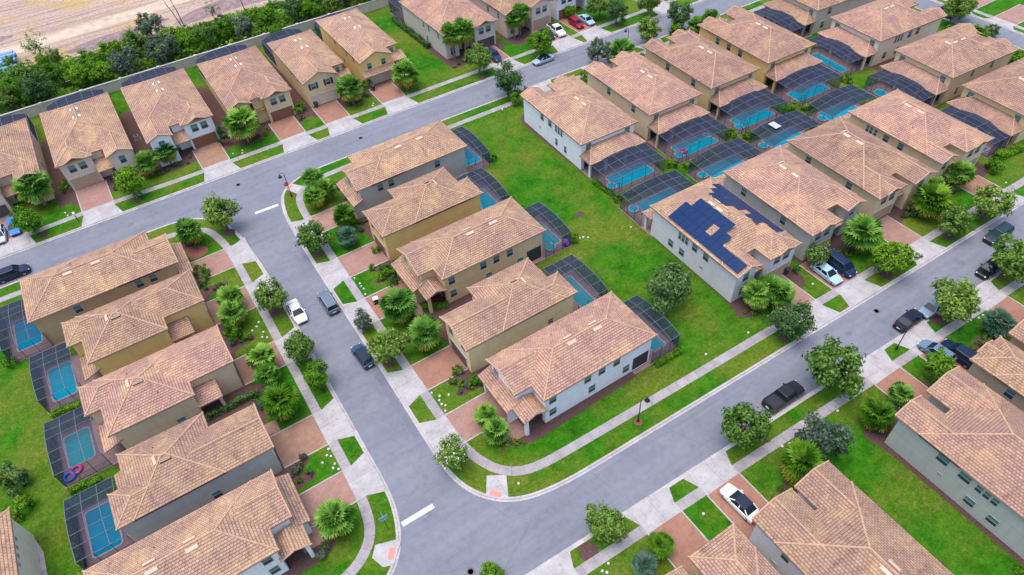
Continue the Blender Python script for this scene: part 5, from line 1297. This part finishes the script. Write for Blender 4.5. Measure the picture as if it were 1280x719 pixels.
# ------------------------------------------------------------------ vehicles (front at +x)
def section(x, hw, z0, z1, r=.12, n=3):
    """rounded cross-section ring at x"""
    pts = []
    for cy, cz, a0 in ((hw-r, z1-r, 0), (-(hw-r), z1-r, 90), (-(hw-r), z0+r*.6, 180), (hw-r, z0+r*.6, 270)):
        for k in range(n+1):
            a = math.radians(a0+90*k/n); rr = r if a0 < 180 else r*.6
            pts.append((x, cy+r*math.cos(a), cz+rr*math.sin(a)))
    return pts
def loft(mb, secs, m=0):
    for a, b in zip(secs, secs[1:]):
        n = len(a)
        for k in range(n): mb.face([a[k], b[k], b[(k+1)%n], a[(k+1)%n]], m)
    mb.face(secs[0], m); mb.face(secs[-1][::-1], m)
KINDS_ = {
 # L, W, profile of the lower body (x, half width, z top), cabin: base x0,x1, roof x0,x1, base z, roof z
 'sedan': (3.95, 1.52, [(-1.97,.58,.62),(-1.88,.68,.74),(-1.3,.75,.80),(-.9,.76,.80),(.75,.76,.76),(1.3,.75,.70),(1.8,.67,.60),(1.97,.54,.50)], (-1.45,.98,-.85,.30,.78,1.17)),
 'suv':   (4.0, 1.58, [(-2.0,.66,.80),(-1.94,.74,.90),(-1.3,.78,.92),(.8,.78,.88),(1.4,.77,.82),(1.85,.70,.70),(2.0,.58,.58)], (-1.93,1.02,-1.72,.45,.88,1.40)),
 'hatch': (3.6, 1.5, [(-1.8,.62,.72),(-1.74,.70,.80),(-1.2,.75,.82),(.75,.75,.78),(1.2,.74,.72),(1.65,.66,.60),(1.8,.54,.50)], (-1.68,.95,-1.4,.35,.80,1.22)),
 'van':   (4.2, 1.6, [(-2.1,.70,.90),(-2.05,.78,.98),(-1.2,.80,1.0),(1.1,.80,.94),(1.6,.77,.84),(1.95,.70,.70),(2.1,.58,.58)], (-2.03,1.45,-1.9,.85,.96,1.50)),
 'pickup':(4.75, 1.66, [(-2.37,.74,.86),(-2.33,.80,.92),(-1.0,.82,.92),(.95,.82,.92),(1.7,.81,.88),(2.2,.75,.76),(2.37,.64,.60)], (-.72,1.15,-.55,.62,.9,1.46)),
}
WHEELS = {}
def wheel_meshes(r=.30, w=.2):
    if r not in WHEELS:
        t = MB(); prof = [(r*.62,-w/2),(r*.93,-w/2),(r,-w*.32),(r,w*.32),(r*.93,w/2),(r*.62,w/2)]
        n = 18
        for (a, y0), (b, y1) in zip(prof, prof[1:]):
            for k in range(n):
                c0, c1 = 2*PI*k/n, 2*PI*(k+1)/n
                t.face([(a*math.cos(c0),y0,a*math.sin(c0)),(a*math.cos(c1),y0,a*math.sin(c1)),(b*math.cos(c1),y1,b*math.sin(c1)),(b*math.cos(c0),y1,b*math.sin(c0))])
        d = MB(); d.tube([(0,-w*.42,0),(0,w*.42,0)], r*.62, 18)
        for k in range(5):
            a = 2*PI*k/5
            for s in (-1,1): d.bar((0,s*w*.45,0),(r*.58*math.cos(a),s*w*.45,r*.58*math.sin(a)), .05, .03)
        WHEELS[r] = (t.mesh('tyre', M['tyre']), d.mesh('rim', M['rim']))
    return WHEELS[r]
PAINTS = {}
def car(kind, label, x, y, rot, col, cat='car', roofcol=None, bedcover=False, z=0, name=None, roofbox=False):
    L, W, prof, (bx0,bx1,rx0,rx1,bz,rz) = KINDS_[kind]
    key = tuple(col); pm = PAINTS.setdefault(key, m_paint('car_paint', col))
    rm = pm if roofcol is None else PAINTS.setdefault(tuple(roofcol), m_paint('car_paint', roofcol))
    r = thing(name or {'pickup': 'pickup_truck', 'van': 'van', 'suv': 'parked_car'}.get(kind, 'parked_car'), label, cat, x, y, rot, 'parked and passing cars', z)
    mb = MB(); loft(mb, [section(px, hw, .2, zt, .16 if zt > .6 else .12) for px, hw, zt in prof]); mb.build('body', pm, r, smooth=True)
    hw = W/2-.06; ht = W/2-.22
    # cabin glass
    g = MB(); B_ = [(bx0,-hw,bz-.06),(bx1,-hw,bz-.06),(bx1,hw,bz-.06),(bx0,hw,bz-.06)]; T_ = [(rx0,-ht,rz-.03),(rx1,-ht,rz-.03),(rx1,ht,rz-.03),(rx0,ht,rz-.03)]
    for k in range(4): g.face([B_[k], B_[(k+1)%4], T_[(k+1)%4], T_[k]])
    g.face(T_); g.build('windows', M['glass'], r)
    # roof skin with rounded edge, pillars
    rf = MB()
    o = [rounded(rx0-.02+d, rx1+.04-d, -ht-.03+d, ht+.03-d, .16) for d in (0, .0, .07)]
    zz = (rz-.05, rz-.01, rz+.03)
    n = len(o[0])
    for a in (0, 1):
        for k in range(n): rf.face([(*o[a][k], zz[a]), (*o[a][(k+1)%n], zz[a]), (*o[a+1][(k+1)%n], zz[a+1]), (*o[a+1][k], zz[a+1])])
    rf.face([(*p, zz[2]) for p in o[2]]); rf.build('roof', rm, r, smooth=False)
    for s in (-1, 1):
        xm = (bx0+bx1)/2-.1
        for b, t in ((bx0, rx0), (bx1, rx1), (xm, (rx0+rx1)/2)):
            pl = MB(); pl.bar((b, s*hw, bz-.05), (t, s*ht, rz-.02), .09, .05); pl.build('pillar', pm, r)
    wr = .29 if kind in ('sedan','hatch') else .33
    tm, dm = wheel_meshes(wr)
    for ax in (-L*.31, L*.315):
        for s in (-1, 1):
            w = link('wheel', tm, r); w.location = (ax, s*(W/2-.11), wr); link('rim', dm, w)
    front = prof[-1]; back = prof[0]
    for s in (-1, 1):
        h = MB(); h.bar((front[0]-.17, s*(prof[-2][1]-.16), front[2]+.03), (front[0]-.05, s*(front[1]-.12), front[2]-.02), .22, .11); h.build('headlight', M['lamp_c'], r)
        h = MB(); h.bar((back[0]-.01, s*(back[1]-.02), back[2]-.02), (back[0]+.12, s*(prof[1][1]-.04), back[2]+.0), .12, .2); h.build('taillight', M['lamp_r'], r)
        h = MB(); h.box(bx1-.42, bx1-.26, min(s*(W/2-.03), s*(W/2+.13)), max(s*(W/2-.03), s*(W/2+.13)), bz-.02, bz+.1); h.build('mirror', pm, r)
    h = MB(); h.box(back[0]-.03, back[0]+.03, -.2, .2, .42, .54); h.build('number_plate', M['plate'], r)
    h = MB(); h.box(back[0]-.05, back[0]+.1, -back[1]+.03, back[1]-.03, .24, .36); h.box(front[0]-.1, front[0]+.04, -front[1]+.05, front[1]-.05, .22, .34); h.build('bumper', M['black'], r)
    if kind == 'pickup':
        b = MB(); b.box(-2.24, -.80, -.66, .66, .90, .935 if not bedcover else .96)
        b.build('bed_cover' if bedcover else 'cargo_bed', M['black'], r)
        if not bedcover:
            b = MB()
            for q in ((-2.34,-2.24,-.78,.78),(-.80,-.74,-.78,.78),(-2.24,-.80,-.78,-.66),(-2.24,-.80,.66,.78)): b.box(*q, .88, 1.02)
            b.build('bed_rail', pm, r)
    if roofbox:
        b = MB(); 
        for s in (-1,1): b.bar((rx0+.1, s*(ht-.06), rz+.06), (rx1-.15, s*(ht-.06), rz+.06), .04)
        b.build('roof_rail', M['rim'], r)
    return r
RZ = -.12
WHT = (.72,.73,.76); BLK = (.008,.009,.012); NAVY = (.012,.022,.06); SIL = (.34,.42,.50)
car('suv', 'dark navy car cut by the left edge, standing along the upper road kerb', -23.3, 88.5, 0, (.02,.025,.06), z=RZ)
car('hatch', 'bright blue car on the drive at the left edge', -22.0, 98.6, -92, (.04,.19,.48))
car('hatch', 'silver car mostly cut off at the left edge, beside the blue one', -23.9, 97.9, -92, (.45,.48,.53))
car('sedan', 'white sedan parked at the kerb of the short street', 4.98, 60.4, -90, WHT, z=RZ)
car('suv', 'grey blue car with roof rails at the right kerb, across from the white sedan', 8.65, 59.6, 90, (.13,.17,.21), z=RZ, roofbox=True)
car('hatch', 'dark blue hatchback with glass roof at the right kerb of the short street', 8.72, 49.7, 93, (.03,.065,.13), roofcol=(.02,.03,.05), z=RZ)
car('pickup', 'black pickup with open cargo bed on the lower street', 42.2, 19.75, 0, (.018,.02,.026), cat='pickup', z=RZ)
car('sedan', 'white car with black glass roof on the brick drive by the lavender wall', 30.15, 14.0, 92, (.78,.79,.80), roofcol=(.02,.025,.05))
car('sedan', 'black sedan stopped across a drive apron beside the lamp post', 61.0, 18.95, 3, (.012,.014,.03), z=RZ)
car('hatch', 'pale blue car half hidden under an oak at the lower street kerb', 64.6, 18.55, 180, (.20,.30,.39), z=RZ)
car('suv', 'glossy dark blue car at the back of the brown house drive', 60.95, 13.0, 90, (.012,.022,.055))
car('hatch', 'silver blue car behind a leafy tree on the brown house drive', 59.3, 14.5, 92, (.13,.19,.28))
car('suv', 'dark teal car driving on the lower street', 81.3, 21.3, 180, (.02,.045,.055), z=RZ)
car('sedan', 'black car with bright windscreen edge beside the right edge tree', 75.3, 18.55, 182, BLK, z=RZ)
car('sedan', 'light blue sedan on the grey house drive', 59.45, 28.9, -92, (.36,.52,.62))
car('van', 'dark blue van beside the light blue sedan', 61.7, 28.9, -92, (.02,.03,.085), cat='van')
car('suv', 'dark blue car on the red drive of the greige house at the top', 55.6, 97.6, -88, (.02,.035,.09))
car('sedan', 'silver car with a black roof parked along the upper road', 61.9, 91.2, 180, SIL, roofcol=BLK, z=RZ)
car('sedan', 'dark car in the shade beside the white pickup', 67.6, 98.3, -92, (.03,.035,.06))
car('pickup', 'white pickup with black bed cover on the pinkish house drive', 69.8, 98.4, -94, WHT, cat='pickup', bedcover=True)
car('hatch', 'red car on the drive at the top', 74.3, 98.3, -92, (.30,.008,.025))
car('sedan', 'silver blue car beside the red one at the top', 76.6, 98.2, -92, (.33,.47,.60))
car('suv', 'blue car showing between the trees on the far side street', 128.4, 60.5, 85, (.02,.06,.22), z=RZ)

# ------------------------------------------------------------------ street furniture
def lamp(label, x, y, rot, h=3.85, z=0):
    r = thing('street_lamp', label, 'street lamp', x, y, rot, 'black gooseneck street lamps', z=z)
    mb = MB(); mb.tube([(0,0,-.05),(0,0,.5),(0,0,.55),(0,0,h)], [.09,.09,.055,.045], 10); mb.build('pole', M['black'], r)
    mb = MB(); mb.lathe([(.16,0),(.16,.12),(.1,.2),(.09,.3)], 12); mb.build('base', M['black'], r)
    mb = MB(); R_ = .32; mb.tube([(R_-R_*math.cos(PI*k/9), 0, h+R_*math.sin(PI*k/9)) for k in range(10)], .032, 8); mb.build('arm', M['black'], r)
    mb = MB(); mb.lathe([(.05,0),(.09,-.05),(.13,-.14),(.27,-.36),(.28,-.42)], 16, (2*R_,0,h+.02)); hd = mb.build('lamp_head', M['black'], r)
    mb = MB(); mb.lathe([(.2,0),(.17,-.07),(.06,-.1)], 14, (2*R_,0,h-.39)); mb.build('lens', M['white'], hd)
    return r
lamp('lamp post by the stop sign at the upper street corner', *(12.27, 82.02), 150)
lamp('lamp post on the grass strip below the white corner house', *(28.37, 26.05), -20)
lamp('lamp post on the small grass patch by the black sedan', *(56.71, 17.27), 165)
lamp('lamp post among the trees of the upper street, right half', 75.4, 84.9, 100)
lamp('lamp post inside the tree crown near the right edge', 83.8, 25.0, 180)
lamp('lamp post whose head hangs over the short street by a yellow green tree', 3.3, 47.9, 10)

def sign(label, x, y, rot, stop=True, h=2.1):
    r = thing('stop_sign', label, 'sign', x, y, rot, 'stop signs')
    mb = MB(); mb.tube([(0,0,-.05),(0,0,h+.45)], .03, 8); mb.build('post', M['black'], r)
    mb = MB(); n = 8; a = [(.36*math.cos(PI/8+PI*k/4), h+.36*math.sin(PI/8+PI*k/4)) for k in range(n)]
    mb.face([(px,-.05,pz) for px,pz in a][::1]); b = [(px,-.03,pz) for px,pz in a]
    for k in range(n): mb.face([(*[a[k][0]],-.05,a[k][1]), (b[k][0],-.03,b[k][2]), (b[(k+1)%n][0],-.03,b[(k+1)%n][2]), (a[(k+1)%n][0],-.05,a[(k+1)%n][1])])
    pl = mb.build('sign_plate', M['red'], r)
    mb = MB(); mb.face([(px,-.028,pz) for px,pz in a][::-1]); mb.build('sign_back', M['blueback'], r)
    cu = bpy.data.curves.new('stop_word', 'FONT'); cu.body = 'STOP'; cu.size = .26; cu.align_x = 'CENTER'; cu.align_y = 'CENTER'; cu.extrude = .002
    cu.materials.append(M['plate']); tmp = bpy.data.objects.new('word', cu); COL.objects.link(tmp); bpy.context.view_layer.update()
    me = bpy.data.meshes.new_from_object(tmp.evaluated_get(bpy.context.evaluated_depsgraph_get())); bpy.data.objects.remove(tmp)
    t = link('lettering', me, pl); t.location = (0,-.055,h); t.rotation_euler = (PI/2,0,0)
    ri = MB(); a2 = [(.33*math.cos(PI/8+PI*k/4), h+.33*math.sin(PI/8+PI*k/4)) for k in range(n)]
    for k in range(n): ri.bar((a2[k][0],-.053,a2[k][1]), (a2[(k+1)%n][0],-.053,a2[(k+1)%n][1]), .025, .006)
    ri.build('border', M['plate'], pl)
    if not stop:
        for az in (0, 1):
            mb = MB(); mb.box(-.45 if az == 0 else -.012, .45 if az == 0 else .012, -.012 if az == 0 else -.45, .012 if az == 0 else .45, h+.42+.16*az, h+.56+.16*az); mb.build('street_name_plate', M['blueback'], r)
    return r
sign('red octagonal stop sign facing the camera at the upper end of the short street', 12.15, 82.35, 0)
sign('stop sign turned away, grey blue back showing, lower end of the street', 2.35, 30.15, 180, False)

def manhole(label, x, y):
    mb = MB(); mb.lathe([(.38,0),(.38,.006),(.0001,.006)], 18); mb.lathe([(.30,.006),(.30,.011),(.25,.011),(.25,.006)], 18)
    o = mb.build('manhole_cover', plain('cast_iron', (.15,.115,.12), .8, 0, var=.3)); o.location = (x, y, -.118)
    tag(o, label, 'manhole cover', 'manhole covers')
manhole('manhole cover in the upper road above the grey house roof', *(26.28, 89.58))
manhole('manhole cover in the upper road left of the stop sign', *(6.79, 89.64))
manhole('manhole cover near the treetop at the bottom edge', *(6.69, 22.67))
manhole('reddish manhole cover in the lower street left of the black sedan', *(59.7, 21.94))

# wheelie bins
def bin_(label, x, y, rot, lid):
    r = thing('wheelie_bin', label, 'bin', x, y, rot, 'wheelie bins')
    mb = MB(); B_ = [(-.2,-.22,.06),(.2,-.22,.06),(.2,.22,.06),(-.2,.22,.06)]; T_ = [(-.26,-.3,.86),(.26,-.3,.86),(.26,.3,.86),(-.26,.3,.86)]
    for k in range(4): mb.face([B_[k],B_[(k+1)%4],T_[(k+1)%4],T_[k]])
    mb.face(B_[::-1]); mb.build('body', M['bin'], r)
    mb = MB(); mb.face([(-.28,-.33,.87),(.28,-.33,.87),(.28,0,.94),(-.28,0,.94)]); mb.face([(-.28,0,.94),(.28,0,.94),(.28,.33,.9),(-.28,.33,.9)]); mb.box(-.28,.28,-.33,.33,.84,.868); mb.build('lid', M[lid], r)
    for s in (-1,1):
        w = MB(); w.tube([(s*.2,.24,.1),(s*.27,.24,.1)], .1, 12); w.build('wheel', M['tyre'], r)
    h = MB(); h.bar((-.2,.36,.82),(.2,.36,.82), .04); h.build('handle', M['bin'], r)
bin_('bin with a white lid at the end of the tan porch house drive', *(13.46, 56.33), 80, 'white')
bin_('black bin by the yellow house garage door', *(33.86, 101.03), 20, 'bin')
bin_('black bin by the narrow tan house garage door', *(24.02, 102.09), 20, 'bin')
bin_('black bin beside the solar panel house drive', *(55.95, 31.8), 10, 'bin')

# white caps of the garden water valves
def cap(grp, label, pts):
    for k, (x, y) in enumerate(pts):
        mb = MB(); mb.lathe([(.15,-.03),(.15,.12),(.13,.17),(.0001,.19)], 10)
        o = mb.build('valve_cap', M['capw'], smooth=False); o.location = (x, y, 0); o.scale = (.85,.85,random.uniform(.8,1.2))
        tag(o, label, 'valve cap', grp)
cap('caps at the white corner house', 'small white cap in the row on the grass beside the white corner house drive', [(12.74, 41.03), (13.25, 40.18), (12.98, 39.75), (12.94, 39.18), (13.19, 38.81), (12.87, 38.23), (14.12, 39.78)])
cap('caps at the grey west house', 'small white cap in the cluster on the grass by the grey walled house drive', [(0.98, 41.05), (0.58, 40.45), (0.88, 40.14), (-0.1, 39.91), (0.87, 39.11), (0.56, 38.77), (0.96, 38.39)])
cap('caps at the beige west house', 'small white cap in the cluster on the grass across from the white sedan', [(0.62, 61.64), (0.21, 61.15), (0.59, 59.89), (0.24, 59.18), (0.7, 58.78), (-0.43, 60.82)])
cap('caps at the red brown garage', 'small white cap by the path right of the red brown garage drive', [(8.52, 97.52), (9.99, 97.5), (9.76, 96.76)])
cap('caps at the arched window house', 'small white cap by the path left of the arched window house drive', [(-15.62, 98.08), (-15.4, 97.19)])
cap('caps at the tan porch house', 'small white cap in the line on the grass above the bin with white lid', [(12.98, 61.69), (13.13, 60.46), (13.1, 59.91), (13.14, 59.3), (12.94, 58.38)])
cap('cap by the solar house path', 'white cap in a bare patch touching the path below the solar panel house', [(45.61, 27.82)])
cap('cap on the big lawn', 'white cap in a bare patch on the lawn left of the path, lower end', [(39.75, 28.29)])
cap('cap at the road corner', 'white cap on the grass at the curved kerb by the white corner house', [(14.67, 27.15)])
cap('caps at the bottom drive', 'small white cap in the group by the path at the bottom of the photo', [(16.98, 16.47), (16.15, 16.26), (16.41, 15.94)])
cap('caps under the yellow palm', 'small white cap by the path near the large yellow green palm', [(37.86, 15.96), (38.67, 15.78), (37.56, 15.11)])
cap('cap by the feathery tree', 'white cap at the path edge right of the feathery dusty tree', [(45.37, 15.63)])
cap('caps at the right lawn', 'white cap in the line along the path at the blue grey palm, right edge', [(69.23, 15.0), (68.24, 14.84), (67.52, 14.85), (66.48, 15.12)])
cap('caps below the yellow house', 'small white cap by the path near the narrow yellow house', [(32.04, 97.12), (31.62, 96.54)])
cap('caps at the lawn head', 'small white cap at the path on the head of the big lawn', [(47.99, 82.6), (48.94, 82.9)])
cap('caps in the middle lawn', 'small white cap on the open lawn in line with the purple ball cage', [(39.85, 51.11), (40.27, 50.99), (40.76, 50.63), (46.41, 48.91)])
cap('cap at the far lawn', 'white cap at the path end near the right edge, below the far pool cage', [(91.91, 26.59)])
cap('cap at the white car lawn', 'white cap with dark rim on the island of grass beside the white car', [(26.85, 15.19)])
cap('cap at the blue sedan lawn', 'white topped cap on the grass left of the light blue sedan', [(57.06, 28.73)])

# blue pipes stacked on the site
for k, (x, y, z) in enumerate([(0,0,.45),(0,1.0,.45),(0,2.0,.45),(0,3.0,.45),(0,4.0,.45),(0,5.0,.45),(.3,.5,1.3),(.2,1.5,1.3),(.5,2.5,1.3),(.1,3.5,1.3)]):
    mb = MB(); n = 16
    for a, b, f in ((.46,.46,0),(.40,.40,1)):
        for q in range(n):
            c0, c1 = 2*PI*q/n, 2*PI*(q+1)/n
            p = [(-5,a*math.cos(c0),a*math.sin(c0)),(-5,a*math.cos(c1),a*math.sin(c1)),(5,a*math.cos(c1),a*math.sin(c1)),(5,a*math.cos(c0),a*math.sin(c0))]
            mb.face(p if f else p[::-1])
    for q in range(n):
        c0, c1 = 2*PI*q/n, 2*PI*(q+1)/n
        for s in (-5, 5): mb.face([(s,.46*math.cos(c0),.46*math.sin(c0)),(s,.46*math.cos(c1),.46*math.sin(c1)),(s,.40*math.cos(c1),.40*math.sin(c1)),(s,.40*math.cos(c0),.40*math.sin(c0))])
    o = mb.build('pipe', M['pvc'], smooth=False); o.location = (-21.3+x, 150.4+y*1.15, z); o.rotation_euler.z = -.08
    tag(o, 'blue pipe in the stack on the sand, bottom layer' if z < 1 else 'blue pipe in the stack on the sand, top layer', 'pipe', 'blue pipes on the building site bottom layer' if z < 1 else 'blue pipes on the building site top layer')
# green skip-like tank seen on the sand
# estate wall
r = thing('estate_wall', 'long beige masonry wall between the north gardens and the wild belt', 'wall', -60, 129.6, -.35)
mb = MB(); mb.box(0,230,-.12,.12,-.1,1.75); mb.build('wall', M['pwall'], r)
mb = MB(); mb.box(0,230,-.19,.19,1.752,1.86); mb.build('coping', M['kerb'], r)
for k in range(36):
    mb = MB(); mb.box(k*6.5,k*6.5+.5,-.24,.24,-.1,1.95); mb.build('pillar', M['pwall'], r)
# air conditioners between the houses
def aircon(label, x, y):
    r = thing('air_conditioner', label, 'air conditioner', x, y, 0, 'air conditioners beside the houses')
    mb = MB(); mb.box(-.33,.33,-.33,.33,.06,.72); mb.build('casing', plain('ac_casing', (.30,.31,.30), .6) if 'acm' not in M else M['acm'], r)
    mb = MB(); mb.lathe([(.28,.722),(.28,.75),(.24,.75),(.24,.73),(.06,.73),(.06,.755),(.0001,.755)], 14); mb.build('fan_grille', M['black'], r)
    mb = MB(); mb.box(-.42,.42,-.42,.42,0,.06); mb.build('pad', M['kerb'], r)
M['acm'] = plain('ac_casing', (.30,.31,.30), .6)
aircon('air conditioner at the rear corner of the grey house, middle row top', 34.2, 70.7)
aircon('air conditioner between the white fronted house and its left neighbour', -2.9, 111)
aircon('air conditioner between the golden house and the off white house', 98.5, 68.2)
aircon('air conditioner in the gap behind the last tan house of the lower row', 95.0, 44.2)
# step and letter box of white posts
r = thing('mailbox', 'dark mail cluster post on the grass of the left drive verge', 'mailbox', *(-14.32, 94.97), 0)
mb = MB(); mb.tube([(0,0,-.05),(0,0,1.3)], .06, 8); mb.build('post', M['black'], r)
mb = MB(); mb.box(-.14,.14,-.22,.22,1.3,1.58); mb.build('box', M['white'], r)
# ------------------------------------------------------------------ camera, light
cam = bpy.data.cameras.new('camera'); co = bpy.data.objects.new('camera', cam); COL.objects.link(co)
co.matrix_world = Matrix(((0.838287, 0.42576, -0.340591, 0), (-0.542817, 0.593022, -0.594705, 0), (-0.051224, 0.683412, 0.728233, 60), (0, 0, 0, 1)))
cam.sensor_width = 36; cam.lens = 853/1280*36; cam.clip_start = .5; cam.clip_end = 6000
SC.camera = co
w = bpy.data.worlds.new('World'); SC.world = w; w.use_nodes = True
nt = w.node_tree; bg = nt.nodes['Background']
sky = nt.nodes.new('ShaderNodeTexSky'); sky.sky_type = 'NISHITA'; sky.sun_disc = False
sd = Vector((-.15, .06, .97)).normalized()
el = math.asin(sd.z); az = math.atan2(sd.x, sd.y)
sky.sun_elevation = el; sky.sun_rotation = az
sky.dust_density = 3.0; sky.air_density = 1.0
nt.links.new(sky.outputs[0], bg.inputs[0]); bg.inputs[1].default_value = .15
sl = bpy.data.lights.new('sun', 'SUN'); so = bpy.data.objects.new('sun', sl); COL.objects.link(so)
sl.energy = .9; sl.angle = math.radians(50); sl.color = (1, .95, .88)
so.rotation_euler = (-sd).to_track_quat('-Z', 'Y').to_euler()
SC.view_settings.view_transform = 'Standard'; SC.view_settings.look = 'None'; SC.view_settings.exposure = 1.08; SC.view_settings.gamma = 1
SC.render.engine = 'CYCLES'
SC.cycles.max_bounces = 6; SC.cycles.transparent_max_bounces = 12; SC.cycles.use_denoising = True
